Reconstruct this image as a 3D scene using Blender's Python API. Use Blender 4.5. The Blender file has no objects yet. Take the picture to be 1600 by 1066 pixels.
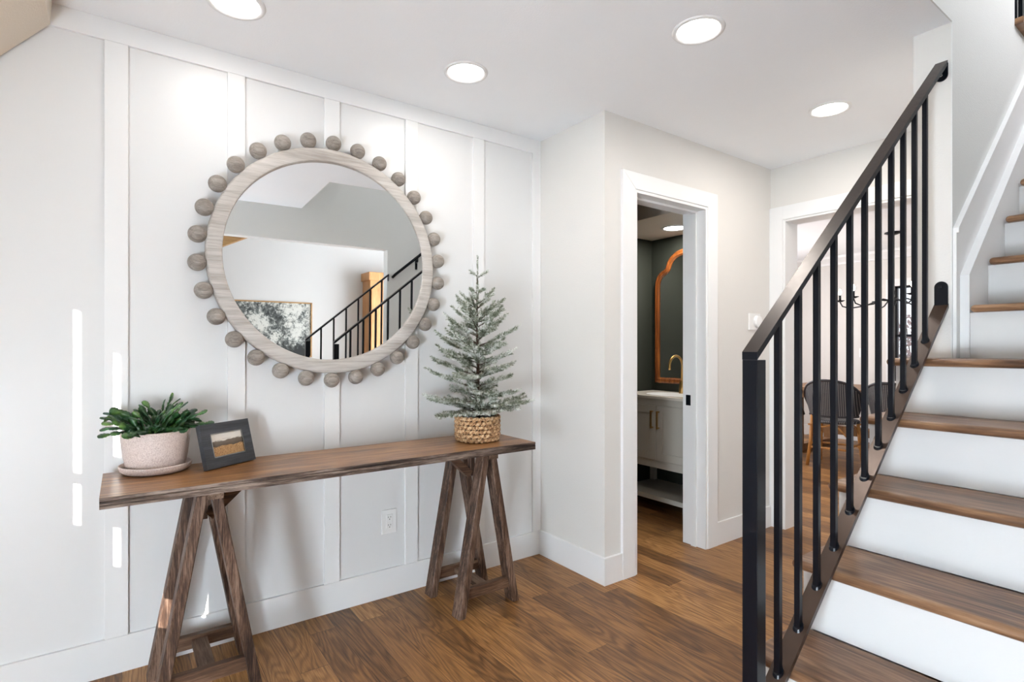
import bpy, bmesh, math, random
from mathutils import Vector, Matrix, Euler
random.seed(7)
R = math.radians
C = bpy.context.scene.collection
sc = bpy.context.scene

# ------------------------------------------------------------------ camera
# world: X runs along the panelled wall to the right, Y runs towards that wall
cam_d = bpy.data.cameras.new('camera')
cam_d.sensor_width = 36.0
cam_d.lens = 848.0 / 1600.0 * 36.0
cam_d.shift_y = 10.0 / 1600.0
cam_d.clip_start = 0.02
cam = bpy.data.objects.new('camera', cam_d)
C.objects.link(cam)
cam.location = (0, 0, 1.22)
cam.rotation_euler = (R(90), 0, -math.atan2(0.584, 0.812))
sc.camera = cam

# ------------------------------------------------------------------ world, sun, exposure
sc.view_settings.view_transform = 'Standard'
sc.view_settings.look = 'None'
sc.view_settings.gamma = 1.0
sc.view_settings.use_curve_mapping = False
sc.view_settings.exposure = 0.36
w = bpy.data.worlds.new('sky')
sc.world = w
w.use_nodes = True
wn = w.node_tree.nodes
bg = wn['Background']
bg.inputs[0].default_value = (0.82, 0.9, 1.0, 1)
bg.inputs[1].default_value = 1.3

def lamp(name, kind, loc, energy, color=(1, 1, 1), size=0.2, rot=None, **kw):
    d = bpy.data.lights.new(name, kind)
    d.energy = energy
    d.color = color
    if kind == 'AREA':
        d.shape = kw.get('shape', 'DISK'); d.size = size
        if 'size_y' in kw: d.size_y = kw['size_y']
    o = bpy.data.objects.new(name, d)
    C.objects.link(o)
    o.location = loc
    if rot: o.rotation_euler = rot
    return o

SUN = Vector((0.6, 0.7, -0.25)).normalized()
sun = lamp('sun', 'SUN', (-6, -6, 4), 14.0, (1.0, 0.97, 0.92))
sun.data.angle = R(0.12)
sun.rotation_euler = SUN.to_track_quat('-Z', 'Y').to_euler()

CEIL = 2.44
DOWN = [(0.328, 2.133), (1.239, 2.073), (1.80, 1.276), (2.94, 1.305)]
K = 1.0   # overall lamp level
FILL_E = 9.0
DOWN_W = 2.6

# ------------------------------------------------------------------ helpers
class MB:
    """collects shapes in one bmesh"""
    def __init__(s): s.bm = bmesh.new()
    def box(s, x0, x1, y0, y1, z0, z1, bev=0.0, mat=None, mi=0, seg=2):
        vs = [s.bm.verts.new(p) for p in ((x0,y0,z0),(x1,y0,z0),(x1,y1,z0),(x0,y1,z0),(x0,y0,z1),(x1,y0,z1),(x1,y1,z1),(x0,y1,z1))]
        fs = [s.bm.faces.new([vs[i] for i in f]) for f in ((3,2,1,0),(4,5,6,7),(0,1,5,4),(1,2,6,5),(2,3,7,6),(3,0,4,7))]
        for f in fs: f.material_index = mi
        if mat is not None:
            for v in vs: v.co = mat @ v.co
        if bev > 0:
            es = list({e for f in fs for e in f.edges})
            bmesh.ops.bevel(s.bm, geom=es, offset=bev, segments=seg, profile=0.7 if seg < 3 else 0.5, affect='EDGES')
        return s
    def bar(s, a, b, wx, wy, bev=0.0, up=(0,0,1), ext=0.0):
        """rectangular bar from a to b; wx measured along up x dir, wy along the other"""
        a = Vector(a); b = Vector(b); d = (b-a); L = d.length; d.normalize()
        u = Vector(up); sx = u.cross(d)
        if sx.length < 1e-5: sx = Vector((1,0,0)).cross(d)
        sx.normalize(); sy = d.cross(sx)
        m = Matrix.Translation(a) @ Matrix((sx, sy, d)).transposed().to_4x4()
        return s.box(-wx/2, wx/2, -wy/2, wy/2, -ext, L+ext, bev, m)
    def tube(s, pts, r, n=8, cap=True, closed=False):
        P = [Vector(p) for p in pts]; rs = r if isinstance(r, (list, tuple)) else [r]*len(P)
        N = len(P); rings = []; prev = None
        for i, p in enumerate(P):
            if closed: t = P[(i+1) % N] - P[i-1]
            else: t = P[min(i+1, N-1)] - P[max(i-1, 0)]
            t.normalize()
            if prev is None:
                x = t.orthogonal().normalized()
            else:
                x = (prev - t*prev.dot(t)).normalized()
            prev = x; y = t.cross(x)
            rings.append([s.bm.verts.new(p + (x*math.cos(2*math.pi*k/n) + y*math.sin(2*math.pi*k/n))*rs[i]) for k in range(n)])
        M = N if closed else N-1
        for i in range(M):
            A = rings[i]; B = rings[(i+1) % N]
            for k in range(n):
                f = s.bm.faces.new((A[k], A[(k+1)%n], B[(k+1)%n], B[k])); f.smooth = True
        if cap and not closed:
            s.bm.faces.new(rings[0][::-1]); s.bm.faces.new(rings[-1])
        return s
    def lathe(s, prof, n=48, c=(0,0,0), axis='z', smooth=True, closed=False, a0=0, a1=None):
        rings = []; c = Vector(c)
        for (r, h) in prof:
            if r < 1e-6:
                p = Vector((0,0,h)) if axis == 'z' else Vector((0,h,0))
                rings.append([s.bm.verts.new(c+p)])
            else:
                ring = []
                for k in range(n):
                    a = 2*math.pi*k/n
                    p = Vector((r*math.cos(a), r*math.sin(a), h)) if axis == 'z' else Vector((r*math.cos(a), h, r*math.sin(a)))
                    ring.append(s.bm.verts.new(c+p))
                rings.append(ring)
        m = len(rings)
        for i in range(m if closed else m-1):
            A = rings[i]; B = rings[(i+1) % m]
            for k in range(n):
                k2 = (k+1) % n
                if len(A) == 1 and len(B) == 1: continue
                if len(A) == 1: vs = (A[0], B[k2], B[k])
                elif len(B) == 1: vs = (A[k], A[k2], B[0])
                else: vs = (A[k], A[k2], B[k2], B[k])
                f = s.bm.faces.new(vs); f.smooth = smooth
        return s
    def ball(s, c, r, n=16, sc=(1,1,1), rot=None, seg=None):
        g = bmesh.ops.create_uvsphere(s.bm, u_segments=n, v_segments=seg or max(4, n*2//3), radius=r)
        m = Matrix.Translation(Vector(c))
        if rot is not None: m = m @ rot.to_4x4()
        m = m @ Matrix.Diagonal((sc[0], sc[1], sc[2], 1))
        for v in g['verts']: v.co = m @ v.co
        for v in g['verts']:
            for f in v.link_faces: f.smooth = True
        return s
    def prism(s, poly, h0, h1, axis='y', mi=0):
        """polygon in a plane extruded along axis: axis y -> (x,z) poly, x -> (y,z), z -> (x,y)"""
        def P(p, h):
            if axis == 'y': return (p[0], h, p[1])
            if axis == 'x': return (h, p[0], p[1])
            return (p[0], p[1], h)
        A = [s.bm.verts.new(P(p, h0)) for p in poly]; B = [s.bm.verts.new(P(p, h1)) for p in poly]
        n = len(poly)
        s.bm.faces.new(A[::-1]).material_index = mi; s.bm.faces.new(B).material_index = mi
        for i in range(n): s.bm.faces.new((A[i], A[(i+1)%n], B[(i+1)%n], B[i])).material_index = mi
        return s
    def build(s, name, mats, parent=None, keepn=False):
        if not keepn: bmesh.ops.recalc_face_normals(s.bm, faces=s.bm.faces)
        me = bpy.data.meshes.new(name); s.bm.to_mesh(me); s.bm.free()
        for m in (mats if isinstance(mats, (list, tuple)) else [mats]): me.materials.append(m)
        o = bpy.data.objects.new(name, me); C.objects.link(o)
        if parent is not None: o.parent = parent
        return o

def thing(name, label, cat, loc=(0,0,0), rz=0, group=None):
    o = bpy.data.objects.new(name, None); C.objects.link(o)
    o.empty_display_size = 0.05
    o.location = loc; o.rotation_euler = (0, 0, rz)
    o['label'] = label; o['category'] = cat
    if group: o['group'] = group
    return o
def tag(o, label, cat, group=None):
    o['label'] = label; o['category'] = cat
    if group: o['group'] = group
    return o
def struct(name, mb, mats, label=None, cat=None):
    o = mb.build(name, mats); o['kind'] = 'structure'
    if label: o['label'] = label
    if cat: o['category'] = cat
    return o
def dup(root, loc, rz=None, label=None, parent=None):
    r = root.copy(); C.objects.link(r); r.location = loc
    if rz is not None: r.rotation_euler = (0, 0, rz)
    if label: r['label'] = label
    if parent: r.parent = parent
    for ch in list(root.children):
        c = ch.copy(); C.objects.link(c); c.parent = r
        for g in list(ch.children):
            d = g.copy(); C.objects.link(d); d.parent = c
    return r

# ------------------------------------------------------------------ materials
def lin(c):
    return tuple(((v/255)/12.92 if v/255 <= 0.04045 else ((v/255+0.055)/1.055)**2.4) for v in c)
def base(name):
    m = bpy.data.materials.new(name); m.use_nodes = True
    return m, m.node_tree, m.node_tree.nodes['Principled BSDF']
def N(nt, t, **kw):
    n = nt.nodes.new(t)
    for k, v in kw.items(): setattr(n, k, v)
    return n
def coords(nt, scale=(1,1,1), rot=(0,0,0), kind='Object'):
    tc = N(nt, 'ShaderNodeTexCoord'); mp = N(nt, 'ShaderNodeMapping')
    mp.inputs['Scale'].default_value = scale; mp.inputs['Rotation'].default_value = rot
    nt.links.new(tc.outputs[kind], mp.inputs[0])
    return mp.outputs[0]
def noise(nt, vec, scale, detail=4, rough=0.5, dist=0.0):
    n = N(nt, 'ShaderNodeTexNoise'); n.inputs['Scale'].default_value = scale
    n.inputs['Detail'].default_value = detail; n.inputs['Roughness'].default_value = rough
    n.inputs['Distortion'].default_value = dist
    nt.links.new(vec, n.inputs['Vector']); return n.outputs['Fac']
def ramp(nt, fac, stops):
    r = N(nt, 'ShaderNodeValToRGB'); cr = r.color_ramp
    while len(cr.elements) < len(stops): cr.elements.new(0.5)
    for e, (p, c) in zip(cr.elements, stops):
        e.position = p; e.color = (*c, 1) if len(c) == 3 else c
    nt.links.new(fac, r.inputs[0]); return r.outputs[0]
def math_n(nt, op, a, b=None, clamp=False):
    m = N(nt, 'ShaderNodeMath', operation=op); m.use_clamp = clamp
    for i, v in enumerate((a, b)):
        if v is None: continue
        if isinstance(v, (int, float)): m.inputs[i].default_value = v
        else: nt.links.new(v, m.inputs[i])
    return m.outputs[0]
def mix(nt, f, a, b, blend='MIX'):
    m = N(nt, 'ShaderNodeMix', data_type='RGBA', blend_type=blend)
    for i, v in ((0, f), (6, a), (7, b)):
        if isinstance(v, (int, float)): m.inputs[i].default_value = v
        elif isinstance(v, (tuple, list)): m.inputs[i].default_value = (*v, 1) if len(v) == 3 else v
        else: nt.links.new(v, m.inputs[i])
    return m.outputs[2]
def bump(nt, bs, h, strength=0.2, dist=0.01):
    b = N(nt, 'ShaderNodeBump'); b.inputs['Strength'].default_value = strength; b.inputs['Distance'].default_value = dist
    nt.links.new(h, b.inputs['Height']); nt.links.new(b.outputs[0], bs.inputs['Normal'])

def paint(name, rgb, rough=0.6, peel=0.0, spec=0.4):
    m, nt, b = base(name)
    v = coords(nt)
    n = noise(nt, v, 3.0, 3)
    c = lin(rgb)
    col = ramp(nt, n, [(0.3, tuple(x*0.985 for x in c)), (0.7, c)])
    nt.links.new(col, b.inputs['Base Color'])
    b.inputs['Roughness'].default_value = rough
    b.inputs['Specular IOR Level'].default_value = spec
    if peel > 0:
        bump(nt, b, noise(nt, v, 160, 2), peel, 0.002)
    return m
def metal(name, rgb, rough=0.4, met=1.0, spec=0.5):
    m, nt, b = base(name)
    v = coords(nt)
    n = noise(nt, v, 60, 2)
    b.inputs['Base Color'].default_value = (*lin(rgb), 1)
    rr = N(nt, 'ShaderNodeMapRange'); rr.inputs[3].default_value = rough*0.85; rr.inputs[4].default_value = rough*1.15
    nt.links.new(n, rr.inputs[0]); nt.links.new(rr.outputs[0], b.inputs['Roughness'])
    b.inputs['Metallic'].default_value = met
    b.inputs['Specular IOR Level'].default_value = spec
    return m
def glow(name, rgb, strength):
    m, nt, b = base(name)
    b.inputs['Base Color'].default_value = (0.8, 0.8, 0.8, 1)
    b.inputs['Emission Color'].default_value = (*rgb, 1)
    b.inputs['Emission Strength'].default_value = strength
    return m
def wood(name, dark, mid, light, axis='x', rough=0.5, grain=1.0, groove=0.25, spec=0.4, contrast=1.0, rings=0.0):
    m, nt, b = base(name)
    st = {'x': (0.55, 9, 9), 'y': (9, 0.55, 9), 'z': (9, 9, 0.55)}[axis]
    v = coords(nt, tuple(s*grain for s in st))
    n1 = noise(nt, v, 2.2, 5, 0.6, 0.4)
    v2 = coords(nt, tuple(s*grain*3.2 for s in st))
    n2 = noise(nt, v2, 3.5, 4, 0.65, 0.1)
    v3 = coords(nt, (1.3, 1.3, 1.3)); n3 = noise(nt, v3, 2.5, 2)
    s = math_n(nt, 'ADD', math_n(nt, 'MULTIPLY', n1, 0.55), math_n(nt, 'MULTIPLY', n2, 0.45))
    s = math_n(nt, 'ADD', s, math_n(nt, 'MULTIPLY', math_n(nt, 'SUBTRACT', n3, 0.5), 0.25))
    if rings > 0:
        v4 = coords(nt, {'x': (0.6, 6, 1), 'y': (6, 0.6, 1), 'z': (6, 1, 0.6)}[axis])
        fl = noise(nt, v4, 1.2, 2, 0.5, 0.2)
        sn = math_n(nt, 'SINE', math_n(nt, 'MULTIPLY', fl, 110.0))
        s = math_n(nt, 'ADD', s, math_n(nt, 'MULTIPLY', sn, rings))
    k = 0.16/contrast
    col = ramp(nt, s, [(0.5-k, lin(dark)), (0.5, lin(mid)), (0.5+k, lin(light))])
    nt.links.new(col, b.inputs['Base Color'])
    b.inputs['Roughness'].default_value = rough
    b.inputs['Specular IOR Level'].default_value = spec
    bump(nt, b, s, groove, 0.004)
    return m
def floor_mat(name):
    """oak strip floor: boards run along Y, 0.127 wide"""
    m, nt, b = base(name)
    tc = N(nt, 'ShaderNodeTexCoord'); sp = N(nt, 'ShaderNodeSeparateXYZ'); nt.links.new(tc.outputs['Object'], sp.inputs[0])
    X, Y = sp.outputs[0], sp.outputs[1]
    W = 0.108
    xi = math_n(nt, 'DIVIDE', X, W)
    ix = math_n(nt, 'FLOOR', xi)
    fx = math_n(nt, 'FRACT', xi)
    wn1 = N(nt, 'ShaderNodeTexWhiteNoise', noise_dimensions='1D'); nt.links.new(ix, wn1.inputs['W'])
    yo = math_n(nt, 'ADD', math_n(nt, 'DIVIDE', Y, 1.05), math_n(nt, 'MULTIPLY', wn1.outputs[0], 7.3))
    iy = math_n(nt, 'FLOOR', yo); fy = math_n(nt, 'FRACT', yo)
    cb = N(nt, 'ShaderNodeCombineXYZ'); nt.links.new(ix, cb.inputs[0]); nt.links.new(iy, cb.inputs[1])
    wn2 = N(nt, 'ShaderNodeTexWhiteNoise', noise_dimensions='3D'); nt.links.new(cb.outputs[0], wn2.inputs['Vector'])
    # per-board offset grain coordinates
    off = N(nt, 'ShaderNodeVectorMath', operation='SCALE'); nt.links.new(wn2.outputs['Color'], off.inputs[0]); off.inputs['Scale'].default_value = 13.0
    add = N(nt, 'ShaderNodeVectorMath', operation='ADD'); nt.links.new(tc.outputs['Object'], add.inputs[0]); nt.links.new(off.outputs[0], add.inputs[1])
    mp = N(nt, 'ShaderNodeMapping'); mp.inputs['Scale'].default_value = (7.0, 0.8, 1); nt.links.new(add.outputs[0], mp.inputs[0])
    field = noise(nt, mp.outputs[0], 1.3, 2, 0.5, 0.3)
    rings = math_n(nt, 'SINE', math_n(nt, 'MULTIPLY', field, 95.0))
    rings = math_n(nt, 'POWER', math_n(nt, 'ADD', math_n(nt, 'MULTIPLY', rings, 0.5), 0.5), 1.6)
    mp2 = N(nt, 'ShaderNodeMapping'); mp2.inputs['Scale'].default_value = (60, 2.2, 1); nt.links.new(add.outputs[0], mp2.inputs[0])
    fine = noise(nt, mp2.outputs[0], 3.0, 4, 0.65)
    blot = noise(nt, add.outputs[0], 2.5, 2)
    t = math_n(nt, 'MULTIPLY', wn2.outputs['Value'], 0.42)
    t = math_n(nt, 'ADD', t, math_n(nt, 'MULTIPLY', blot, 0.30))
    t = math_n(nt, 'ADD', t, math_n(nt, 'MULTIPLY', math_n(nt, 'SUBTRACT', fine, 0.5), 0.9))
    t = math_n(nt, 'ADD', t, math_n(nt, 'MULTIPLY', math_n(nt, 'SUBTRACT', rings, 0.5), -0.20))
    t = math_n(nt, 'ADD', t, 0.12, True)
    col = ramp(nt, t, [(0.0, lin((60, 39, 23))), (0.33, lin((114, 78, 45))), (0.62, lin((156, 111, 64))), (1.0, lin((202, 156, 102)))])
    ex = math_n(nt, 'LESS_THAN', fx, 0.018)
    ey = math_n(nt, 'LESS_THAN', fy, 0.0022)
    e = math_n(nt, 'MAXIMUM', ex, ey)
    col = mix(nt, math_n(nt, 'MULTIPLY', e, 0.75), col, lin((48, 30, 18)))
    nt.links.new(col, b.inputs['Base Color'])
    rr = N(nt, 'ShaderNodeMapRange'); rr.inputs[3].default_value = 0.34; rr.inputs[4].default_value = 0.48
    nt.links.new(fine, rr.inputs[0]); nt.links.new(rr.outputs[0], b.inputs['Roughness'])
    b.inputs['Specular IOR Level'].default_value = 0.35
    h = math_n(nt, 'SUBTRACT', math_n(nt, 'MULTIPLY', fine, 0.3), e)
    bump(nt, b, h, 0.25, 0.002)
    return m

M = {}
M['white'] = paint('white_satin_paint', (236, 236, 235), 0.42, 0.05, 0.45)
M['panel'] = paint('white_panel_paint', (228, 228, 227), 0.34, 0.06, 0.5)
M['riser'] = paint('riser_paint', (216, 215, 213), 0.5, 0.05, 0.4)
M['greige'] = paint('warm_greige_wall_paint', (224, 221, 216), 0.75, 0.35)
M['cool'] = paint('cool_white_wall_paint', (224, 225, 222), 0.75, 0.55)
M['ceil'] = paint('flat_ceiling_paint', (246, 248, 250), 0.9, 0.35, 0.2)
M['soffit'] = paint('beige_soffit_paint', (226, 215, 200), 0.85, 0.2, 0.2)
M['living'] = paint('pale_living_room_paint', (208, 208, 207), 0.8, 0.1)
M['green'] = paint('dark_green_wall_paint', (50, 53, 46), 0.55, 0.1, 0.3)
M['unlit_ceiling'] = paint('unlit_ceiling_black', (12, 11, 13), 0.8)  # unlit look of the bathroom ceiling put into its colour
M['taupe'] = paint('taupe_vanity_paint', (196, 190, 178), 0.45)
M['marble'] = paint('cream_stone_top', (226, 218, 204), 0.2)
M['floor'] = floor_mat('oak_strip_floor')
M['tread'] = wood('oak_tread', (72, 48, 32), (118, 85, 60), (158, 122, 90), 'y', 0.36, 1.3, 0.15, 0.4, 1.0, 0.045)
M['upper_tread'] = M['tread']
M['black'] = metal('black_powder_coat', (9, 12, 19), 0.30, 0.0, 0.24)
M['rail_top'] = metal('dark_bronze_handrail', (48, 38, 32), 0.36, 0.5, 0.5)
M['bronze'] = metal('brown_bronze_flat_bar', (62, 45, 34), 0.32, 0.4, 0.5)
M['brass'] = metal('brushed_brass', (190, 150, 92), 0.3)
M['chrome'] = metal('nickel', (150, 150, 150), 0.25)
M['white_plastic'] = paint('white_plastic', (238, 238, 236), 0.35)
M['black_slot'] = paint('dark_slot', (30, 30, 30), 0.5)
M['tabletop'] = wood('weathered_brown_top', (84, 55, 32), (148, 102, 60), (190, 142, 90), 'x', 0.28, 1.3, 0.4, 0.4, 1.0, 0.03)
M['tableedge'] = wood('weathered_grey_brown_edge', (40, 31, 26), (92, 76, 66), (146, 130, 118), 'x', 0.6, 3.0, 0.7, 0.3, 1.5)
M['leg'] = wood('dark_weathered_leg', (34, 23, 17), (78, 56, 43), (126, 102, 86), 'z', 0.55, 3.2, 0.6, 0.3, 1.5)
M['legx'] = wood('dark_weathered_rail', (46, 31, 22), (88, 63, 47), (126, 100, 80), 'x', 0.55, 2.0, 0.5, 0.3, 1.1)
M['legy'] = wood('dark_weathered_beam', (60, 45, 36), (104, 82, 66), (136, 114, 96), 'y', 0.6, 2.0, 0.5, 0.3, 1.1)
M['whitewash'] = wood('grey_washed_wood', (154, 146, 138), (184, 178, 171), (206, 201, 195), 'x', 0.65, 1.3, 0.3)
M['bead'] = wood('grey_brown_bead_wood', (112, 104, 97), (144, 136, 128), (172, 164, 155), 'x', 0.6, 2.6, 0.4)
M['honey'] = wood('honey_pine', (160, 108, 60), (190, 138, 86), (208, 160, 108), 'z', 0.45, 1.0, 0.1)
M['beam'] = wood('honey_beam', (150, 112, 70), (176, 138, 92), (196, 160, 112), 'x', 0.6, 1.0, 0.1)
M['dining'] = wood('brown_dining_wood', (92, 62, 38), (134, 96, 62), (164, 124, 84), 'z', 0.45, 1.0, 0.2)
M['rattan'] = wood('bamboo_cane', (150, 98, 48), (192, 136, 74), (214, 164, 100), 'z', 0.4, 1.4, 0.2)
M['orange_wood'] = wood('polished_orange_wood', (78, 38, 14), (126, 68, 28), (170, 106, 52), 'z', 0.28, 1.2, 0.1, 0.6)
M['soil'] = paint('dark_soil', (44, 34, 28), 0.95)
M['frame_grey'] = wood('charcoal_frame_wood', (42, 43, 46), (58, 60, 64), (78, 80, 84), 'x', 0.5, 2.0, 0.3)

m, nt, b = base('mirror_glass'); b.inputs['Base Color'].default_value = (0.93, 0.94, 0.94, 1); b.inputs['Metallic'].default_value = 1; b.inputs['Roughness'].default_value = 0.0
M['mirror'] = m
m, nt, b = base('clear_window_glass')
b.inputs['Base Color'].default_value = (1, 1, 1, 1); b.inputs['Roughness'].default_value = 0.0
b.inputs['Alpha'].default_value = 0.12
M['glass'] = m
m, nt, b = base('speckled_pink_ceramic')
v = coords(nt)
vo = N(nt, 'ShaderNodeTexVoronoi'); vo.inputs['Scale'].default_value = 420; nt.links.new(v, vo.inputs['Vector'])
sp = ramp(nt, vo.outputs['Distance'], [(0.18, lin((132, 104, 96))), (0.36, lin((216, 200, 192)))])
n = noise(nt, v, 260, 3, 0.6)
sp2 = ramp(nt, n, [(0.42, lin((176, 150, 140))), (0.55, lin((222, 206, 196)))])
nt.links.new(mix(nt, 0.5, sp, sp2), b.inputs['Base Color']); b.inputs['Roughness'].default_value = 0.6
M['pot'] = m
m, nt, b = base('cactus_leaf')
v = coords(nt); n = noise(nt, v, 14, 3)
nt.links.new(ramp(nt, n, [(0.3, lin((22, 50, 30))), (0.55, lin((44, 84, 44))), (0.74, lin((112, 150, 72)))]), b.inputs['Base Color'])
b.inputs['Roughness'].default_value = 0.3
M['cactus'] = m
m, nt, b = base('frosted_needles')
v = coords(nt); n = noise(nt, v, 22, 3, 0.6)
n2 = noise(nt, v, 120, 2, 0.6)
s = math_n(nt, 'ADD', math_n(nt, 'MULTIPLY', n, 0.55), math_n(nt, 'MULTIPLY', n2, 0.45))
nt.links.new(ramp(nt, s, [(0.38, lin((84, 94, 74))), (0.49, lin((148, 155, 136))), (0.58, lin((230, 232, 226)))]), b.inputs['Base Color'])
b.inputs['Roughness'].default_value = 0.8
M['needle'] = m
M['twig'] = paint('brown_twig', (70, 54, 42), 0.8)
m, nt, b = base('water_hyacinth')
v = coords(nt); n = noise(nt, v, 75, 4, 0.7)
nt.links.new(ramp(nt, n, [(0.36, lin((88, 56, 34))), (0.47, lin((184, 140, 96))), (0.62, lin((226, 196, 156)))]), b.inputs['Base Color'])
b.inputs['Roughness'].default_value = 0.6
bump(nt, b, noise(nt, v, 220, 2), 0.5, 0.002)
M['hyacinth'] = m
# woven dark seat and back
m, nt, b = base('black_white_weave')
tc = N(nt, 'ShaderNodeTexCoord'); sx = N(nt, 'ShaderNodeSeparateXYZ'); nt.links.new(tc.outputs['Object'], sx.inputs[0])
f = math_n(nt, 'FRACT', math_n(nt, 'MULTIPLY', sx.outputs[1], 62.0))
g = math_n(nt, 'GREATER_THAN', f, 0.74)
f2 = math_n(nt, 'FRACT', math_n(nt, 'MULTIPLY', sx.outputs[2], 70.0))
g2 = math_n(nt, 'GREATER_THAN', f2, 0.3)
nt.links.new(mix(nt, math_n(nt, 'MULTIPLY', math_n(nt, 'MULTIPLY', g, g2), 0.7), lin((36, 38, 46)), lin((190, 186, 180))), b.inputs['Base Color'])
b.inputs['Roughness'].default_value = 0.5
M['weave'] = m
M['cane_dark'] = paint('dark_cane', (42, 40, 44), 0.45)
# small landscape print: sky, far hills, golden grass (a flat picture in a frame)
m, nt, b = base('grass_field_print')
tc = N(nt, 'ShaderNodeTexCoord'); sx = N(nt, 'ShaderNodeSeparateXYZ'); nt.links.new(tc.outputs['Generated'], sx.inputs[0])
nn = noise(nt, tc.outputs['Generated'], 5, 3); gr = N(nt, 'ShaderNodeMapping'); gr.inputs['Scale'].default_value = (60, 1, 14)
nt.links.new(tc.outputs['Generated'], gr.inputs[0]); gg = noise(nt, gr.outputs[0], 1.5, 3, 0.7)
h = math_n(nt, 'ADD', sx.outputs[2], math_n(nt, 'MULTIPLY', math_n(nt, 'SUBTRACT', nn, 0.5), 0.22))
colr = ramp(nt, h, [(0.0, lin((120, 80, 46))), (0.40, lin((186, 140, 92))), (0.46, lin((82, 70, 58))), (0.66, lin((110, 98, 86))), (0.70, lin((222, 212, 200))), (1.0, lin((232, 226, 216)))])
gm = math_n(nt, 'LESS_THAN', h, 0.44)
colr = mix(nt, math_n(nt, 'MULTIPLY', gm, 0.8), colr, ramp(nt, gg, [(0.35, lin((98, 66, 38))), (0.65, lin((214, 170, 118)))]))
nt.links.new(colr, b.inputs['Base Color']); b.inputs['Roughness'].default_value = 0.25
M['print'] = m
# large black and white tree print
m, nt, b = base('monochrome_tree_print')
tc = N(nt, 'ShaderNodeTexCoord')
mp = N(nt, 'ShaderNodeMapping'); mp.inputs['Scale'].default_value = (1.5, 1, 1); nt.links.new(tc.outputs['Generated'], mp.inputs[0])
sx = N(nt, 'ShaderNodeSeparateXYZ'); nt.links.new(tc.outputs['Generated'], sx.inputs[0])
leaf = noise(nt, mp.outputs[0], 16, 6, 0.8); mass = noise(nt, mp.outputs[0], 3.0, 2, 0.5)
s = math_n(nt, 'ADD', math_n(nt, 'MULTIPLY', leaf, 0.65), math_n(nt, 'MULTIPLY', mass, 0.5))
bot = N(nt, 'ShaderNodeMapRange'); bot.inputs[1].default_value = 0.35; bot.inputs[2].default_value = 0.0; bot.inputs[3].default_value = 0; bot.inputs[4].default_value = 0.18
nt.links.new(sx.outputs[2], bot.inputs[0])
s = math_n(nt, 'SUBTRACT', s, bot.outputs[0])
nt.links.new(ramp(nt, s, [(0.46, lin((34, 38, 38))), (0.54, lin((92, 98, 96))), (0.62, lin((206, 208, 202)))]), b.inputs['Base Color'])
b.inputs['Roughness'].default_value = 0.5
M['tree_print'] = m
m, nt, b = base('shrub_leaves')
v = coords(nt); n = noise(nt, v, 9, 4, 0.7)
nt.links.new(ramp(nt, n, [(0.35, lin((70, 52, 50))), (0.5, lin((150, 110, 112))), (0.62, lin((214, 196, 196)))]), b.inputs['Base Color']); b.inputs['Roughness'].default_value = 0.8
M['shrub'] = m
M['lens'] = glow('lamp_lens', (1.0, 0.96, 0.92), 14.0)
M['bulb'] = glow('bulb_glow', (1.0, 0.82, 0.6), 60.0)

# ------------------------------------------------------------------ room shell
XW = 2.015      # jog wall
YA = 2.509      # batten face of the panelled wall
YC = 1.986      # bathroom door wall
XD = 3.613      # wall with the dining opening
mb = MB(); mb.box(-2.7, 8.4, -4.8, 4.6, -0.12, 0)
struct('floor', mb, M['floor'])
mb = MB()
mb.box(-1.7, 3.75, 0.69, 2.64, CEIL, 2.70)
mb.box(-1.7, 1.18, -0.52, 0.69, CEIL, 2.70)
struct('ceiling', mb, M['ceil'])
mb = MB(); mb.box(3.75, 8.0, 0.69, 4.5, CEIL, 2.70); mb.box(2.01, 3.75, 2.64, 3.2, CEIL, 2.70)
struct('ceiling', mb, M['ceil'])
mb = MB(); mb.box(-1.82, 4.7, -4.8, -0.52, 3.3, 3.45)
struct('ceiling', mb, M['living'])
mb = MB(); mb.box(1.06, 5.6, -0.52, 2.2, 5.1, 5.25)
struct('ceiling', mb, M['ceil'])
# panelled wall
mb = MB(); mb.box(-1.7, XW, YA+0.012, YA+0.13, 0, CEIL)
struct('wall_panelled', mb, M['panel'])
ti = [0]
def trim(mbx, mat=None, bs=None):
    ti[0] += 1
    return struct(bs or 'trim_%d' % ti[0], mbx, mat or M['white'])
for (a, b_) in ((-0.052, 0.020), (0.356, 0.422), (0.751, 0.821), (1.151, 1.218), (1.547, 1.618), (1.956, XW-0.001), (-0.52, -0.45), (-0.92, -0.85)):
    if a < -0.4: continue
    mb = MB(); mb.box(a, b_, YA, YA+0.02, 0.1365, 2.3595, 0.0012); trim(mb)
mb = MB(); mb.box(-1.5, XW-0.001, YA-0.0005, YA+0.02, 2.36, CEIL-0.0005, 0.0012); trim(mb)
mb = MB(); mb.box(-1.5, XW-0.001, YA-0.0005, YA+0.02, 0.0, 0.136, 0.0015); struct('baseboard_panelled', mb, M['white'])
# jog wall and bathroom wall
mb = MB()
mb.box(XW, XW+0.12, YC, 3.12, 0, CEIL)
struct('wall_jog', mb, M['greige'])
DX0, DX1, DH = 2.232, 2.874, 2.068
mb = MB()
mb.box(XW+0.12, DX0, YC, YC+0.14, 0, CEIL)
mb.box(DX0, DX1, YC, YC+0.14, DH, CEIL)
mb.box(DX1, XD+0.13, YC, YC+0.14, 0, CEIL)
struct('wall_bathroom', mb, M['greige'])
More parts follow.
